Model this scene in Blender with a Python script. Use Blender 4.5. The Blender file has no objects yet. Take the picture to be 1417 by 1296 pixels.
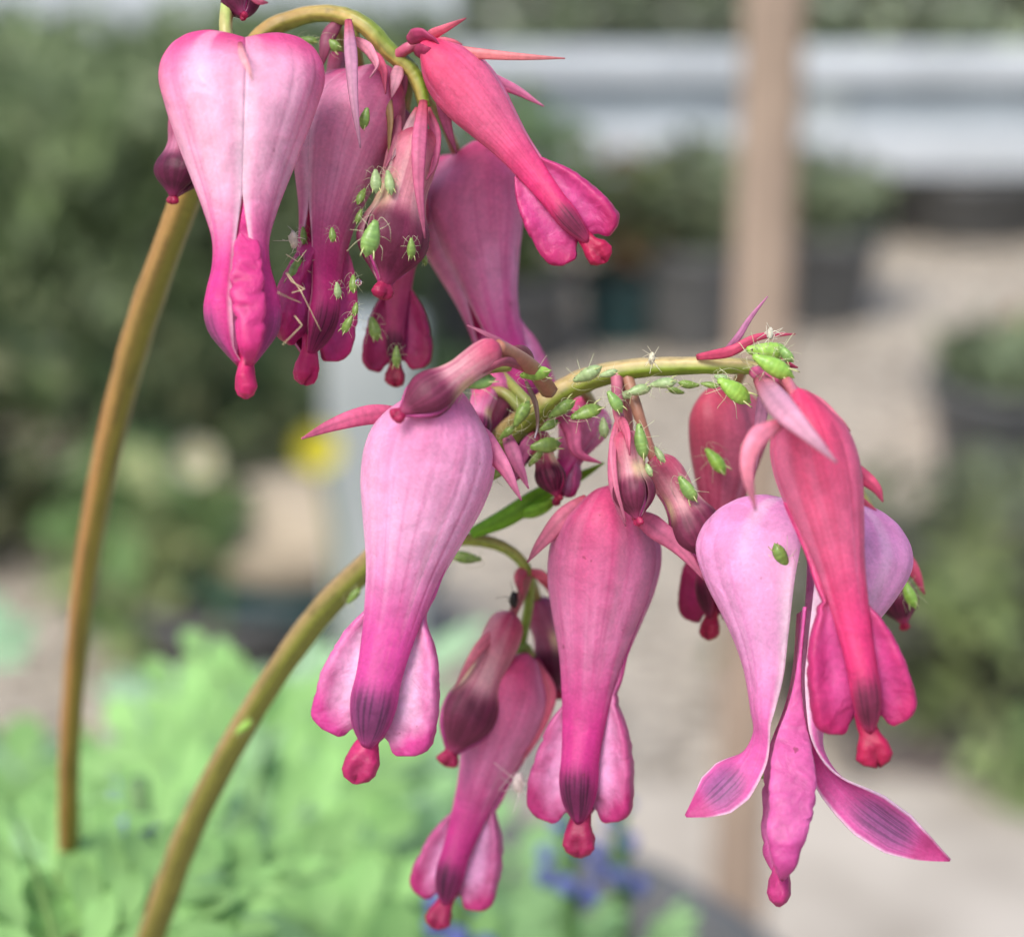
import bpy, math, random
import numpy as np
from mathutils import Vector, Matrix

random.seed(7)
RNG = np.random.default_rng(11)
R = math.radians
scene = bpy.context.scene
COL = scene.collection

# ------------------------------------------------------------------ camera
PW, PH = 1417.0, 1296.0
LENS, SENSOR = 76.1, 36.0
CAM_Z, PITCH, FOCUS = 0.95, 20.0, 0.1465
cd = bpy.data.cameras.new('camera')
cd.lens, cd.sensor_width, cd.sensor_fit = LENS, SENSOR, 'HORIZONTAL'
cd.clip_start, cd.clip_end = 0.01, 200.0
cd.dof.use_dof = True
cd.dof.focus_distance = FOCUS
cd.dof.aperture_fstop = LENS / 3.2          # a small compact-camera lens
cam = bpy.data.objects.new('camera', cd)
COL.objects.link(cam)
cam.location = (0, 0, CAM_Z)
cam.rotation_euler = (R(90 - PITCH), 0, 0)
scene.camera = cam
CAM = Vector((0, 0, CAM_Z))
RIGHT = Vector((1, 0, 0))
FWD = Vector((0, math.cos(R(PITCH)), -math.sin(R(PITCH))))
UP = Vector((0, math.sin(R(PITCH)), math.cos(R(PITCH))))
K = SENSOR / LENS / PW                         # metres per pixel at one metre

# ------------------------------------------------------------------ sky, sun, exposure
world = bpy.data.worlds.new('World')
scene.world = world
world.use_nodes = True
wn = world.node_tree.nodes
sky = wn.new('ShaderNodeTexSky')
sky.sky_type = 'NISHITA'
sky.sun_disc = False
SUN = Vector((-0.34, -0.50, 0.80)).normalized()
sky.sun_elevation = math.asin(SUN.z)
sky.sun_rotation = math.atan2(SUN.x, SUN.y)
sky.air_density, sky.dust_density, sky.ozone_density = 1.0, 3.0, 0.8
wn['Background'].inputs['Strength'].default_value = 0.11
world.node_tree.links.new(sky.outputs[0], wn['Background'].inputs['Color'])
sl = bpy.data.lights.new('sun', 'SUN')
sl.energy, sl.angle, sl.color = 1.5, R(28), (1.0, 0.96, 0.905)
so = bpy.data.objects.new('sun', sl)
COL.objects.link(so)
so.rotation_euler = SUN.to_track_quat('Z', 'Y').to_euler()
scene.view_settings.view_transform = 'Standard'
scene.view_settings.look = 'None'
scene.view_settings.exposure = 1.12
scene.view_settings.gamma = 1.0
scene.render.engine = 'CYCLES'
scene.cycles.use_denoising = True
scene.cycles.max_bounces = 8
scene.cycles.transmission_bounces = 6
scene.cycles.caustics_reflective = False
scene.cycles.caustics_refractive = False


# ------------------------------------------------------------------ helpers
def P(x, y, d=0.0):
    """the point seen at photo pixel x, y, d millimetres behind the focus distance 0.15 m"""
    z = 0.15 + d / 1000.0
    return CAM + (RIGHT * ((x - PW / 2) * K) - UP * ((y - PH / 2) * K) + FWD) * z


def PB(x, y, D):
    return CAM + (RIGHT * ((x - PW / 2) * K) - UP * ((y - PH / 2) * K) + FWD) * D


def G(x, y, h=0.0):
    """where the ray through a pixel meets the level z = h"""
    v = RIGHT * ((x - PW / 2) * K) - UP * ((y - PH / 2) * K) + FWD
    return CAM + v * ((h - CAM_Z) / v.z)


def lin(c):
    c = np.asarray(c, float) / 255.0
    return np.where(c <= 0.04045, c / 12.92, ((c + 0.055) / 1.055) ** 2.4)


def L4(c):
    return (*[float(v) for v in lin(c)], 1.0)


def pal(c):
    return lin(c)


def noise2(x, y, seed=0):
    """smooth value noise in 0..1"""
    x = np.asarray(x, float); y = np.asarray(y, float)
    g = np.random.default_rng(seed).random((64, 64))
    xi = np.floor(x).astype(int); yi = np.floor(y).astype(int)
    fx = x - xi; fy = y - yi
    fx = fx * fx * (3 - 2 * fx); fy = fy * fy * (3 - 2 * fy)
    a = g[xi % 64, yi % 64]; b = g[(xi + 1) % 64, yi % 64]
    c = g[xi % 64, (yi + 1) % 64]; d = g[(xi + 1) % 64, (yi + 1) % 64]
    return (a * (1 - fx) + b * fx) * (1 - fy) + (c * (1 - fx) + d * fx) * fy


def sstep(a, b, x):
    t = np.clip((x - a) / (b - a), 0, 1)
    return t * t * (3 - 2 * t)


def lerp(a, b, t):
    t = np.asarray(t)[..., None]
    return np.asarray(a) * (1 - t) + np.asarray(b) * t


def mesh_from(name, verts, faces, mat, cols=None, smooth=True):
    me = bpy.data.meshes.new(name)
    me.from_pydata([tuple(v) for v in np.asarray(verts, float)], [], [tuple(f) for f in faces])
    if cols is not None:
        at = me.color_attributes.new('Col', 'FLOAT_COLOR', 'POINT')
        c = np.ones((len(verts), 4), np.float32)
        c[:, :3] = np.clip(np.asarray(cols), 0, 1)
        at.data.foreach_set('color', c.ravel())
    if smooth:
        me.polygons.foreach_set('use_smooth', np.ones(len(me.polygons), bool))
    if mat:
        me.materials.append(mat)
    me.update()
    return me


def grid_faces(nu, nv, closed=False):
    f = []
    for j in range(nv - 1):
        for i in range(nu if closed else nu - 1):
            a = j * nu + i; b = j * nu + (i + 1) % nu
            f.append((a, b, b + nu, a + nu))
    return f


def link(name, me, parent=None, mw=None):
    o = bpy.data.objects.new(name, me)
    COL.objects.link(o)
    if parent is not None:
        o.parent = parent
    if mw is not None:
        o.matrix_world = mw
    return o


def empty(name, loc):
    o = bpy.data.objects.new(name, None)
    o.empty_display_size = 0.01
    COL.objects.link(o)
    o.location = loc
    return o


def tag(o, label=None, cat=None, group=None, kind=None):
    for k, v in (('label', label), ('category', cat), ('group', group), ('kind', kind)):
        if v:
            o[k] = v
    return o


def solidify(o, t):
    m = o.modifiers.new('thickness', 'SOLIDIFY')
    m.thickness = t
    m.offset = 0
    return o


def catmull(pts, n):
    p = np.asarray(pts, float)
    p = np.vstack([2 * p[0] - p[1], p, 2 * p[-1] - p[-2]])
    out = []
    m = len(p) - 3
    for i in range(m):
        ts = np.linspace(0, 1, n, endpoint=(i == m - 1))
        for t in ts:
            a, b, c, d = p[i:i + 4]
            out.append(0.5 * (2 * b + (c - a) * t + (2 * a - 5 * b + 4 * c - d) * t * t + (3 * b - a - 3 * c + d) * t ** 3))
    return np.array(out)


def frames(path, ref):
    t = np.gradient(path, axis=0)
    t /= np.linalg.norm(t, axis=1)[:, None] + 1e-12
    n = np.zeros_like(t)
    prev = np.asarray(ref, float)
    for i in range(len(t)):
        v = prev - t[i] * (prev @ t[i])
        ln = np.linalg.norm(v)
        if ln < 1e-6:
            v = np.cross(t[i], [0.3, 0.5, 0.8]); ln = np.linalg.norm(v)
        n[i] = v / ln
        prev = n[i]
    return t, n, np.cross(t, n)


def tube_data(path, rad, seg=12, ref=(0, -1, 0), rib=0.0, ribs=5, cap=True):
    """verts, faces, (angle, along) of a tapered tube"""
    t, n, b = frames(path, ref)
    ang = np.arange(seg) / seg * 2 * math.pi
    rad = np.asarray(rad, float)
    rr = rad[:, None] * (1 + rib * np.cos(ribs * ang))[None, :]
    v = path[:, None, :] + rr[..., None] * (np.cos(ang)[None, :, None] * n[:, None, :] + np.sin(ang)[None, :, None] * b[:, None, :])
    m = len(path)
    f = grid_faces(seg, m, True)
    v = v.reshape(-1, 3)
    if cap:
        f.append(tuple(range(seg - 1, -1, -1)))
        f.append(tuple(range((m - 1) * seg, m * seg)))
    A = np.tile(ang, m)
    S = np.repeat(np.linspace(0, 1, m), seg)
    return v, f, A, S


def join_data(parts):
    V, F, C = [], [], []
    o = 0
    for v, f, c in parts:
        v = np.asarray(v, float)
        V.append(v); C.append(np.broadcast_to(np.asarray(c, float), (len(v), 3)))
        F += [tuple(i + o for i in q) for q in f]
        o += len(v)
    return np.vstack(V), F, np.vstack(C)


# ------------------------------------------------------------------ materials
def new_mat(name):
    m = bpy.data.materials.new(name)
    m.use_nodes = True
    nt = m.node_tree
    return m, nt, nt.nodes, nt.links, nt.nodes['Principled BSDF']


def tissue_mat(name, rough=0.45, transl=0.3, noise_scale=2500.0, bump=0.15, spec=0.35, vary=0.12, sss=0.0, sheen=0.0, wrinkle=0.0):
    """plant tissue: pigment from the mesh colours, fine cell grain, some light passing through"""
    m, nt, N, Lk, bs = new_mat(name)
    at = N.new('ShaderNodeAttribute'); at.attribute_name = 'Col'
    tc = N.new('ShaderNodeNewGeometry')
    nz = N.new('ShaderNodeTexNoise'); nz.inputs['Scale'].default_value = noise_scale; nz.inputs['Detail'].default_value = 3
    Lk.new(tc.outputs['Position'], nz.inputs['Vector'])
    mr = N.new('ShaderNodeMapRange'); mr.inputs['From Min'].default_value = 0.3; mr.inputs['From Max'].default_value = 0.7
    mr.inputs['To Min'].default_value = 1 - vary; mr.inputs['To Max'].default_value = 1 + vary
    Lk.new(nz.outputs['Fac'], mr.inputs['Value'])
    mx = N.new('ShaderNodeVectorMath'); mx.operation = 'MULTIPLY'
    Lk.new(at.outputs['Color'], mx.inputs[0]); Lk.new(mr.outputs['Result'], mx.inputs[1])
    Lk.new(mx.outputs[0], bs.inputs['Base Color'])
    if wrinkle:
        n2 = N.new('ShaderNodeTexNoise'); n2.inputs['Scale'].default_value = 620; n2.inputs['Detail'].default_value = 4; n2.inputs['Distortion'].default_value = 0.6
        Lk.new(tc.outputs['Position'], n2.inputs['Vector'])
        m2 = N.new('ShaderNodeMapRange'); m2.inputs['From Min'].default_value = 0.3; m2.inputs['From Max'].default_value = 0.7
        m2.inputs['To Min'].default_value = 0.86; m2.inputs['To Max'].default_value = 1.10
        Lk.new(n2.outputs['Fac'], m2.inputs['Value'])
        mu = N.new('ShaderNodeMath'); mu.operation = 'MULTIPLY'
        Lk.new(mr.outputs['Result'], mu.inputs[0]); Lk.new(m2.outputs['Result'], mu.inputs[1])
        Lk.new(mu.outputs[0], mx.inputs[1])
        # a few brown blemishes
        n3 = N.new('ShaderNodeTexNoise'); n3.inputs['Scale'].default_value = 1300; n3.inputs['Detail'].default_value = 2
        Lk.new(tc.outputs['Position'], n3.inputs['Vector'])
        m3 = N.new('ShaderNodeMapRange'); m3.inputs['From Min'].default_value = 0.745; m3.inputs['From Max'].default_value = 0.79
        m3.inputs['To Max'].default_value = 0.6
        Lk.new(n3.outputs['Fac'], m3.inputs['Value'])
        mc = N.new('ShaderNodeMix'); mc.data_type = 'RGBA'
        Lk.new(m3.outputs['Result'], mc.inputs[0]); Lk.new(mx.outputs[0], mc.inputs[6]); mc.inputs[7].default_value = L4((112, 52, 60))
        Lk.new(mc.outputs[2], bs.inputs['Base Color'])
    bs.inputs['Roughness'].default_value = rough
    bs.inputs['Specular IOR Level'].default_value = spec
    if sheen:
        bs.inputs['Sheen Weight'].default_value = sheen
        bs.inputs['Sheen Roughness'].default_value = 0.4
    if sss:
        bs.inputs['Subsurface Weight'].default_value = sss
        bs.inputs['Subsurface Radius'].default_value = (1.0, 0.45, 0.6)
        bs.inputs['Subsurface Scale'].default_value = 0.0008
    bp = N.new('ShaderNodeBump'); bp.inputs['Strength'].default_value = bump; bp.inputs['Distance'].default_value = 0.00008 if noise_scale > 800 else 0.002
    Lk.new(nz.outputs['Fac'], bp.inputs['Height']); Lk.new(bp.outputs[0], bs.inputs['Normal'])
    if wrinkle:
        b2 = N.new('ShaderNodeBump'); b2.inputs['Strength'].default_value = wrinkle; b2.inputs['Distance'].default_value = 0.0005
        Lk.new(n2.outputs['Fac'], b2.inputs['Height']); Lk.new(bp.outputs[0], b2.inputs['Normal']); Lk.new(b2.outputs[0], bs.inputs['Normal'])
    if transl:
        tr = N.new('ShaderNodeBsdfTranslucent')
        Lk.new(mx.outputs[0], tr.inputs['Color'])
        ms = N.new('ShaderNodeMixShader'); ms.inputs[0].default_value = transl
        out = N['Material Output']
        Lk.new(bs.outputs[0], ms.inputs[1]); Lk.new(tr.outputs[0], ms.inputs[2]); Lk.new(ms.outputs[0], out.inputs['Surface'])
    return m


M_PETAL = tissue_mat('petal_tissue', 0.5, 0.34, 4200, 0.4, 0.32, 0.08, sss=0.3, wrinkle=0.28)
M_INNER = tissue_mat('inner_petal_tissue', 0.48, 0.15, 2600, 0.5, 0.35, 0.10, sss=0.3, wrinkle=0.5)
M_SEPAL = tissue_mat('sepal_tissue', 0.5, 0.35, 2500, 0.3, 0.35, 0.12)
M_STEM = tissue_mat('stem_tissue', 0.42, 0.0, 1800, 0.35, 0.4, 0.12)
M_LEAF = tissue_mat('leaf_tissue', 0.55, 0.35, 160, 0.2, 0.3, 0.15)
M_FOL = tissue_mat('garden_foliage', 0.5, 0.25, 40, 0.1, 0.35, 0.2)
M_APHID = tissue_mat('aphid_skin', 0.35, 0.25, 3000, 0.3, 0.5, 0.15)


def stone_mat(name, c1, c2, scale, rough=0.85, bump=0.3, dist=0.004, c3=None, spec=0.3, metallic=0.0):
    m, nt, N, Lk, bs = new_mat(name)
    g = N.new('ShaderNodeNewGeometry')
    nz = N.new('ShaderNodeTexNoise'); nz.inputs['Scale'].default_value = scale; nz.inputs['Detail'].default_value = 6
    Lk.new(g.outputs['Position'], nz.inputs['Vector'])
    cr = N.new('ShaderNodeValToRGB')
    cr.color_ramp.elements[0].position = 0.35; cr.color_ramp.elements[0].color = L4(c1)
    cr.color_ramp.elements[1].position = 0.65; cr.color_ramp.elements[1].color = L4(c2)
    if c3 is not None:
        e = cr.color_ramp.elements.new(0.5); e.color = L4(c3)
    Lk.new(nz.outputs['Fac'], cr.inputs['Fac']); Lk.new(cr.outputs['Color'], bs.inputs['Base Color'])
    bs.inputs['Roughness'].default_value = rough
    bs.inputs['Specular IOR Level'].default_value = spec
    bs.inputs['Metallic'].default_value = metallic
    bp = N.new('ShaderNodeBump'); bp.inputs['Strength'].default_value = bump; bp.inputs['Distance'].default_value = dist
    Lk.new(nz.outputs['Fac'], bp.inputs['Height']); Lk.new(bp.outputs[0], bs.inputs['Normal'])
    return m


def gravel_mat():
    m, nt, N, Lk, bs = new_mat('gravel_ground')
    g = N.new('ShaderNodeNewGeometry')
    v = N.new('ShaderNodeTexVoronoi'); v.inputs['Scale'].default_value = 60
    Lk.new(g.outputs['Position'], v.inputs['Vector'])
    cr = N.new('ShaderNodeValToRGB')
    cr.color_ramp.elements[0].color = L4((120, 112, 100)); cr.color_ramp.elements[1].color = L4((196, 186, 170))
    hs = N.new('ShaderNodeSeparateColor'); Lk.new(v.outputs['Color'], hs.inputs[0])
    Lk.new(hs.outputs[0], cr.inputs['Fac'])
    n = N.new('ShaderNodeTexNoise'); n.inputs['Scale'].default_value = 1.6; n.inputs['Detail'].default_value = 4
    Lk.new(g.outputs['Position'], n.inputs['Vector'])
    mr = N.new('ShaderNodeMapRange'); mr.inputs['From Min'].default_value = 0.35; mr.inputs['From Max'].default_value = 0.65
    mr.inputs['To Min'].default_value = 0.75; mr.inputs['To Max'].default_value = 1.1
    Lk.new(n.outputs['Fac'], mr.inputs['Value'])
    mx = N.new('ShaderNodeVectorMath'); mx.operation = 'MULTIPLY'
    Lk.new(cr.outputs['Color'], mx.inputs[0]); Lk.new(mr.outputs['Result'], mx.inputs[1])
    Lk.new(mx.outputs[0], bs.inputs['Base Color'])
    bs.inputs['Roughness'].default_value = 0.9
    bp = N.new('ShaderNodeBump'); bp.inputs['Strength'].default_value = 0.8; bp.inputs['Distance'].default_value = 0.01
    Lk.new(v.outputs['Distance'], bp.inputs['Height']); bp.invert = True
    Lk.new(bp.outputs[0], bs.inputs['Normal'])
    return m


M_GRAVEL = gravel_mat()
M_SLAB = stone_mat('paving_stone', (152, 144, 132), (180, 172, 160), 9, 0.85, 0.25)
M_WOOD = stone_mat('weathered_wood', (132, 116, 102), (158, 140, 124), 18, 0.8, 0.3, 0.002)
M_ALU = stone_mat('painted_aluminium', (176, 182, 186), (196, 202, 206), 5, 0.35, 0.05)
M_ALUMID = stone_mat('galvanised_sheet', (138, 146, 150), (158, 166, 170), 7, 0.4, 0.05)
M_GREY = stone_mat('grey_steel', (138, 146, 146), (162, 168, 168), 6, 0.5, 0.05)
M_POT = stone_mat('black_plastic', (74, 75, 75), (94, 95, 95), 12, 0.5, 0.1)
M_TEAL = stone_mat('teal_glaze', (34, 58, 60), (52, 80, 82), 9, 0.3, 0.1)
M_TERRA = stone_mat('terracotta', (176, 104, 76), (202, 134, 104), 14, 0.85, 0.2)
M_SOIL = stone_mat('compost', (38, 30, 24), (62, 50, 40), 60, 0.95, 0.8, 0.01)
M_STONE = stone_mat('sandstone', (140, 128, 110), (166, 154, 134), 20, 0.85, 0.3)


# ------------------------------------------------------------------ the setting
def box_data(c, s, bev=0.0):
    x, y, z = [v / 2 for v in s]
    v = []
    b = min(bev, x, y)
    ring = [(-x + b, -y), (x - b, -y), (x, -y + b), (x, y - b), (x - b, y), (-x + b, y), (-x, y - b), (-x, -y + b)] if b else [(-x, -y), (x, -y), (x, y), (-x, y)]
    n = len(ring)
    zs = [(-z, 1), (z - b, 1)] + ([(z, (x - b) / x if x else 1)] if b else []) if b else [(-z, 1), (z, 1)]
    for zz, sc in zs:
        for px, py in ring:
            if sc != 1:
                px = px - math.copysign(b, px); py = py - math.copysign(b, py)
            v.append((px + c[0], py + c[1], zz + c[2]))
    f = grid_faces(n, len(zs), True)
    f.append(tuple(range(n - 1, -1, -1)))
    f.append(tuple(range((len(zs) - 1) * n, len(zs) * n)))
    return v, f


def box(name, c, s, mat, parent=None, bev=0.004, rz=0.0):
    v, f = box_data((0, 0, 0), s, bev)
    me = mesh_from(name, v, f, mat, smooth=False)
    o = link(name, me, parent)
    o.location = Vector(c) - (parent.location if parent else Vector((0, 0, 0)))
    o.rotation_euler.z = rz
    return o


n = 60
gx = np.linspace(-60, 60, n); gy = np.linspace(-20, 100, n)
gv = np.array([(x, y, 0.0) for y in gy for x in gx])
ground = tag(link('ground', mesh_from('ground', gv, grid_faces(n, n), M_GRAVEL)), kind='structure')

# pale paving along the foot of the picture
path = tag(empty('path', (0, 1.2, 0)), kind='structure')
slab_me = None
for i, (x, y, w, d) in enumerate([(-0.33, 1.30, 0.60, 0.78), (0.30, 1.30, 0.60, 0.78), (0.93, 1.30, 0.60, 0.78), (-0.96, 1.30, 0.60, 0.78), (1.56, 1.30, 0.60, 0.78)]):
    s = box('paving_slab', (x, y, 0.022 + 0.002 * (i % 3)), (w, d, 0.04), M_SLAB, path, 0.008, R(random.uniform(-0.6, 0.6)))


# bare soil of a bed at the right, beyond the paving
bed = [G(*q, 0.0) for q in ((1160, 1072), (1330, 1078), (1560, 1076), (1560, 640), (1400, 628), (1310, 660), (1235, 760), (1180, 900))]
bc = sum(bed, Vector()) / len(bed)
V = [tuple(bc + Vector((0, 0, .035)))]
for k_, sc_ in ((.55, .03), (.85, .02), (1.0, .004)):
    V += [tuple(bc + (q - bc) * k_ + Vector((0, 0, sc_))) for q in bed]
nb = len(bed)
F = [(0, 1 + (i + 1) % nb, 1 + i) for i in range(nb)]
for r_ in range(2):
    F += [(1 + r_ * nb + i, 1 + r_ * nb + (i + 1) % nb, 1 + (r_ + 1) * nb + (i + 1) % nb, 1 + (r_ + 1) * nb + i) for i in range(nb)]
M_BED = stone_mat('grey_soil', (64, 58, 56), (96, 88, 84), 30, 0.95, 0.6, 0.01)
tag(link('soil_ground', mesh_from('soil_ground', V, F, M_BED)), kind='structure')


# ------------------------------------------------------------------ blurred garden behind
def leaf_cloud(n, centre, radii, size, cols, seed=0, shape='ball', up=0.3, aspect=0.45):
    """n small bent leaves spread through a volume"""
    r = np.random.default_rng(seed)
    if shape == 'ball':
        p = r.normal(size=(n, 3)); p /= np.linalg.norm(p, axis=1)[:, None]
        p *= (0.35 + 0.65 * r.random(n) ** 0.5)[:, None]
        lump = 0.8 + 0.4 * noise2(p[:, 0] * 3 + 9, p[:, 2] * 3 + p[:, 1] * 2 + 9, seed)
        p *= lump[:, None]
    else:
        p = r.random((n, 3)) * 2 - 1
        p[:, 1] += 0.25 * (noise2(p[:, 0] * 4 + 20, p[:, 2] * 5 + 20, seed) - 0.5)
        p[:, 2] *= 1 + 0.12 * (noise2(p[:, 0] * 6 + 20, p[:, 1] * 2 + 5, seed + 1) - 0.5)
    c = np.asarray(centre) + p * np.asarray(radii)
    d = r.normal(size=(n, 3)); d /= np.linalg.norm(d, axis=1)[:, None]
    nr = r.normal(size=(n, 3)); nr[:, 2] += up * 3; nr -= d * (nr * d).sum(1)[:, None]; nr /= np.linalg.norm(nr, axis=1)[:, None]
    s = np.cross(d, nr)
    sz = size * (0.6 + 0.8 * r.random(n))[:, None]
    a = c - d * sz * 0.5; b = c + d * sz * 0.5
    m1 = c + s * sz * aspect * 0.5 + nr * sz * 0.1; m2 = c - s * sz * aspect * 0.5 + nr * sz * 0.1
    V = np.stack([a, m1, b, m2], 1).reshape(-1, 3)
    F = []
    for i in range(n):
        F.append((4 * i, 4 * i + 1, 4 * i + 2)); F.append((4 * i, 4 * i + 2, 4 * i + 3))
    cols = [pal(q) for q in cols]
    k = r.integers(0, len(cols), n)
    cc = np.array(cols)[k] * (0.75 + 0.5 * r.random(n))[:, None]
    # patches of older and younger growth
    cc *= (0.7 + 0.6 * noise2(c[:, 0] / max(radii[0], 1e-3) * 2.5 + 30, c[:, 2] / max(radii[2], 1e-3) * 2.5 + 30, seed + 3))[:, None]
    return V, F, np.repeat(cc, 4, 0)


def bush(name, base, radii, n, size, cols, label, cat='shrub', seed=0, stems=4, group=None, lift=None, shape='ball'):
    base = Vector(base)
    t = tag(empty(name, base), label, cat, group)
    lift = radii[2] if lift is None else lift
    V, F, C = leaf_cloud(n, (0, 0, lift), radii, size, cols, seed, shape)
    link('crown', mesh_from('crown', V, F, M_FOL, C, smooth=False), t)
    r = np.random.default_rng(seed + 5)
    parts = []
    for k in range(stems):
        e = np.array([r.uniform(-.5, .5) * radii[0], r.uniform(-.5, .5) * radii[1], lift * r.uniform(.8, 1.3)])
        p = catmull([(e[0] * .1, e[1] * .1, 0), (e[0] * .5, e[1] * .4, e[2] * .5), e], 5)
        v, f, a, s = tube_data(p, np.linspace(max(radii) * .03, max(radii) * .008, len(p)), 6)
        parts.append((v, f, pal((84, 66, 48))))
    V, F, C = join_data(parts)
    link('trunk', mesh_from('trunk', V, F, M_STEM, C), t)
    return t


def pot_obj(name, base, r, h, mat, label, cat='pot', soil=True, parent=None, group=None):
    """round nursery pot with a rim, tapering downwards"""
    base = Vector(base)
    prof = [(0.0, 0), (r * .74, 0), (r * .76, h * .03), (r * .93, h * .8), (r * .94, h * .82), (r, h * .83), (r * 1.01, h * .98), (r * .99, h), (r * .93, h), (r * .92, h * .9), (r * .9, h * .88), (0.0, h * .88)]
    seg = 32
    V, F = [], []
    for (a, z) in prof:
        for k in range(seg):
            q = 2 * math.pi * k / seg
            V.append((a * math.cos(q), a * math.sin(q), z))
    F = grid_faces(seg, len(prof), True)
    me = mesh_from('pot_body', V, F, mat)
    for p in me.polygons:
        p.use_smooth = True
    t = tag(empty(name, base), label, cat, group)
    link('pot_body', me, t)
    if soil:
        V = [(0, 0, h * .9)] + [(r * .925 * math.cos(2 * math.pi * k / seg), r * .925 * math.sin(2 * math.pi * k / seg), h * .885 + 0.003 * random.random()) for k in range(seg)]
        F = [(0, 1 + k, 1 + (k + 1) % seg) for k in range(seg)]
        link('compost', mesh_from('compost', V, F, M_SOIL), t)
    return t


# dark clipped hedge at the back left, and a looser one beyond the staging
HG = [(100, 118, 78), (114, 132, 90), (94, 108, 76), (124, 138, 102)]
hb = G(120, 590)
hedge = bush('hedge', (-0.92, 3.15, 0), (0.80, 0.40, 0.235), 15000, 0.055, HG, 'dark green hedge filling the upper corner behind the tall brown stem', 'hedge', 3, 7, lift=0.235, shape='box')
back = bush('hedge', (1.2, 6.0, 0), (2.9, 0.4, 0.26), 14000, 0.08, [(146, 160, 130), (158, 172, 146), (130, 148, 114), (166, 174, 158)], 'pale green hedge seen above the white staging', 'hedge', 8, 10, lift=0.26, shape='box')

# low plant staging of pale metal, with pots standing under it
sy = 3.75
def zat(ypix, yw):
    v = G(708.5, ypix, 0.0) - CAM
    return CAM_Z + v.z / v.y * yw
st = tag(empty('plant_staging', (1.0, sy, 0)), 'long low white metal plant staging standing across the gravel', 'staging')
def rail(name, y0, y1, yw, depth, mat, x0=-0.5, x1=2.6):
    a, b = zat(y1, yw), zat(y0, yw)
    box(name, ((x0 + x1) / 2, yw + depth / 2, (a + b) / 2), (x1 - x0, depth, b - a), mat, st, 0.003)
rail('upper_rail', 72, 110, sy, 0.05, M_ALU)
rail('back_panel', 100, 190, sy + 0.035, 0.012, M_ALUMID)
rail('lower_rail', 184, 240, sy - 0.02, 0.06, M_ALU)
top = zat(66, sy)
bot = zat(240, sy)
box('shelf', (1.05, sy + 0.20, bot + 0.02), (3.1, 0.30, 0.02), M_ALUMID, st, 0.002)
for lx in (-0.45, 0.55, 1.55, 2.5):
    box('leg', (lx, sy + 0.05, bot / 2), (0.04, 0.04, bot), M_GREY, st, 0.003)
    box('leg', (lx, sy + 0.32, bot / 2), (0.04, 0.04, bot), M_GREY, st, 0.003)
for bx_ in (0.55, 1.35, 2.1):
    box('joint_strip', (bx_, sy + 0.02, (top + bot) / 2 + .01), (0.07, 0.012, (top - bot) * 0.5), M_GREY, st, 0.002)

# pale strip at the top left: a further metal rail
rr_ = tag(empty('metal_rail', (-2.2, 3.9, 0)), 'pale grey metal rail at the very top above the dark hedge', 'rail')
zr = zat(16, 3.9)
o = box('bar', (-0.95, 3.9, zr), (1.7, 0.05, 0.09), M_ALU, rr_, 0.004, R(0))
o.rotation_euler.y = R(-2)
for lx in (-1.7, -1.0, -0.2):
    box('leg', (lx, 3.94, zr / 2 - 0.03), (0.05, 0.03, zr - 0.04), M_GREY, rr_, 0.003)

# wooden post, in front of everything behind
pp = PB(1038, 1296, 1.30)
pw = 76 * K * 1.18
post = tag(empty('wooden_post', (PB(1045, 648, 1.16).x, PB(1045, 648, 1.16).y, 0)), 'upright brown wooden post rising behind the flowers', 'post')
pc = post.location
box('shaft', (pc.x, pc.y, 0.63), (pw, pw * 0.8, 1.26), M_WOOD, post, 0.004)
box('post_cap', (pc.x, pc.y, 1.272), (pw * 1.25, pw * 1.1, 0.02), M_WOOD, post, 0.004)
# grey metal upright behind the middle
gp = PB(520, 700, 1.75)
gpo = tag(empty('metal_upright', (gp.x, gp.y, 0)), 'grey metal upright standing behind the pale pink flower', 'post')
box('shaft', (gp.x, gp.y, 0.24), (0.075, 0.05, 0.48), M_GREY, gpo, 0.004)
box('foot_plate', (gp.x, gp.y, 0.005), (0.16, 0.13, 0.01), M_GREY, gpo, 0.003)

# pots of plants in the background
def potted(x, y, r, h, mat, lab, cols, n, size, rad, seed, plab):
    g = G(x, y)
    pot_obj('plant_pot', g, r, h, mat, lab, 'pot')
    bush('potted_plant', (g.x, g.y, h * .88), rad, n, size, cols, plab, 'plant', seed, 3)
DG = [(108, 122, 92), (122, 132, 102), (98, 108, 84)]
potted(960, 478, 0.085, 0.16, M_POT, 'black plastic pot just beside the wooden post under the staging', DG, 260, 0.05, (0.10, 0.09, 0.09), 21, 'dark green plant in the black pot beside the wooden post')
potted(1130, 440, 0.10, 0.15, M_POT, 'black plastic pot to the other side of the wooden post', DG, 260, 0.05, (0.12, 0.1, 0.07), 22, 'leafy plant in the black pot behind the wooden post')
potted(1335, 318, 0.17, 0.13, M_POT, 'wide black pot under the staging near the picture edge', DG, 200, 0.05, (0.12, 0.1, 0.05), 23, 'low plant in the wide black pot under the staging')
potted(1405, 690, 0.12, 0.16, M_POT, 'black pot below the terracotta pot at the picture edge', [(108, 122, 94), (122, 136, 102)], 200, 0.05, (0.10, 0.1, 0.04), 24, 'grey green plant in the black pot at the picture edge')
potted(1400, 600, 0.10, 0.12, M_TERRA, 'orange terracotta pot on the gravel at the picture edge', [(96, 110, 70), (150, 120, 90)], 40, 0.04, (0.06, 0.06, 0.03), 25, 'sparse seedling in the terracotta pot')
potted(860, 470, 0.07, 0.11, M_TEAL, 'small teal pot under the staging beside the drooping flower', [(92, 108, 66), (118, 124, 84), (150, 110, 84)], 240, 0.05, (0.12, 0.1, 0.1), 26, 'olive plant in the small teal pot')
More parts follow.
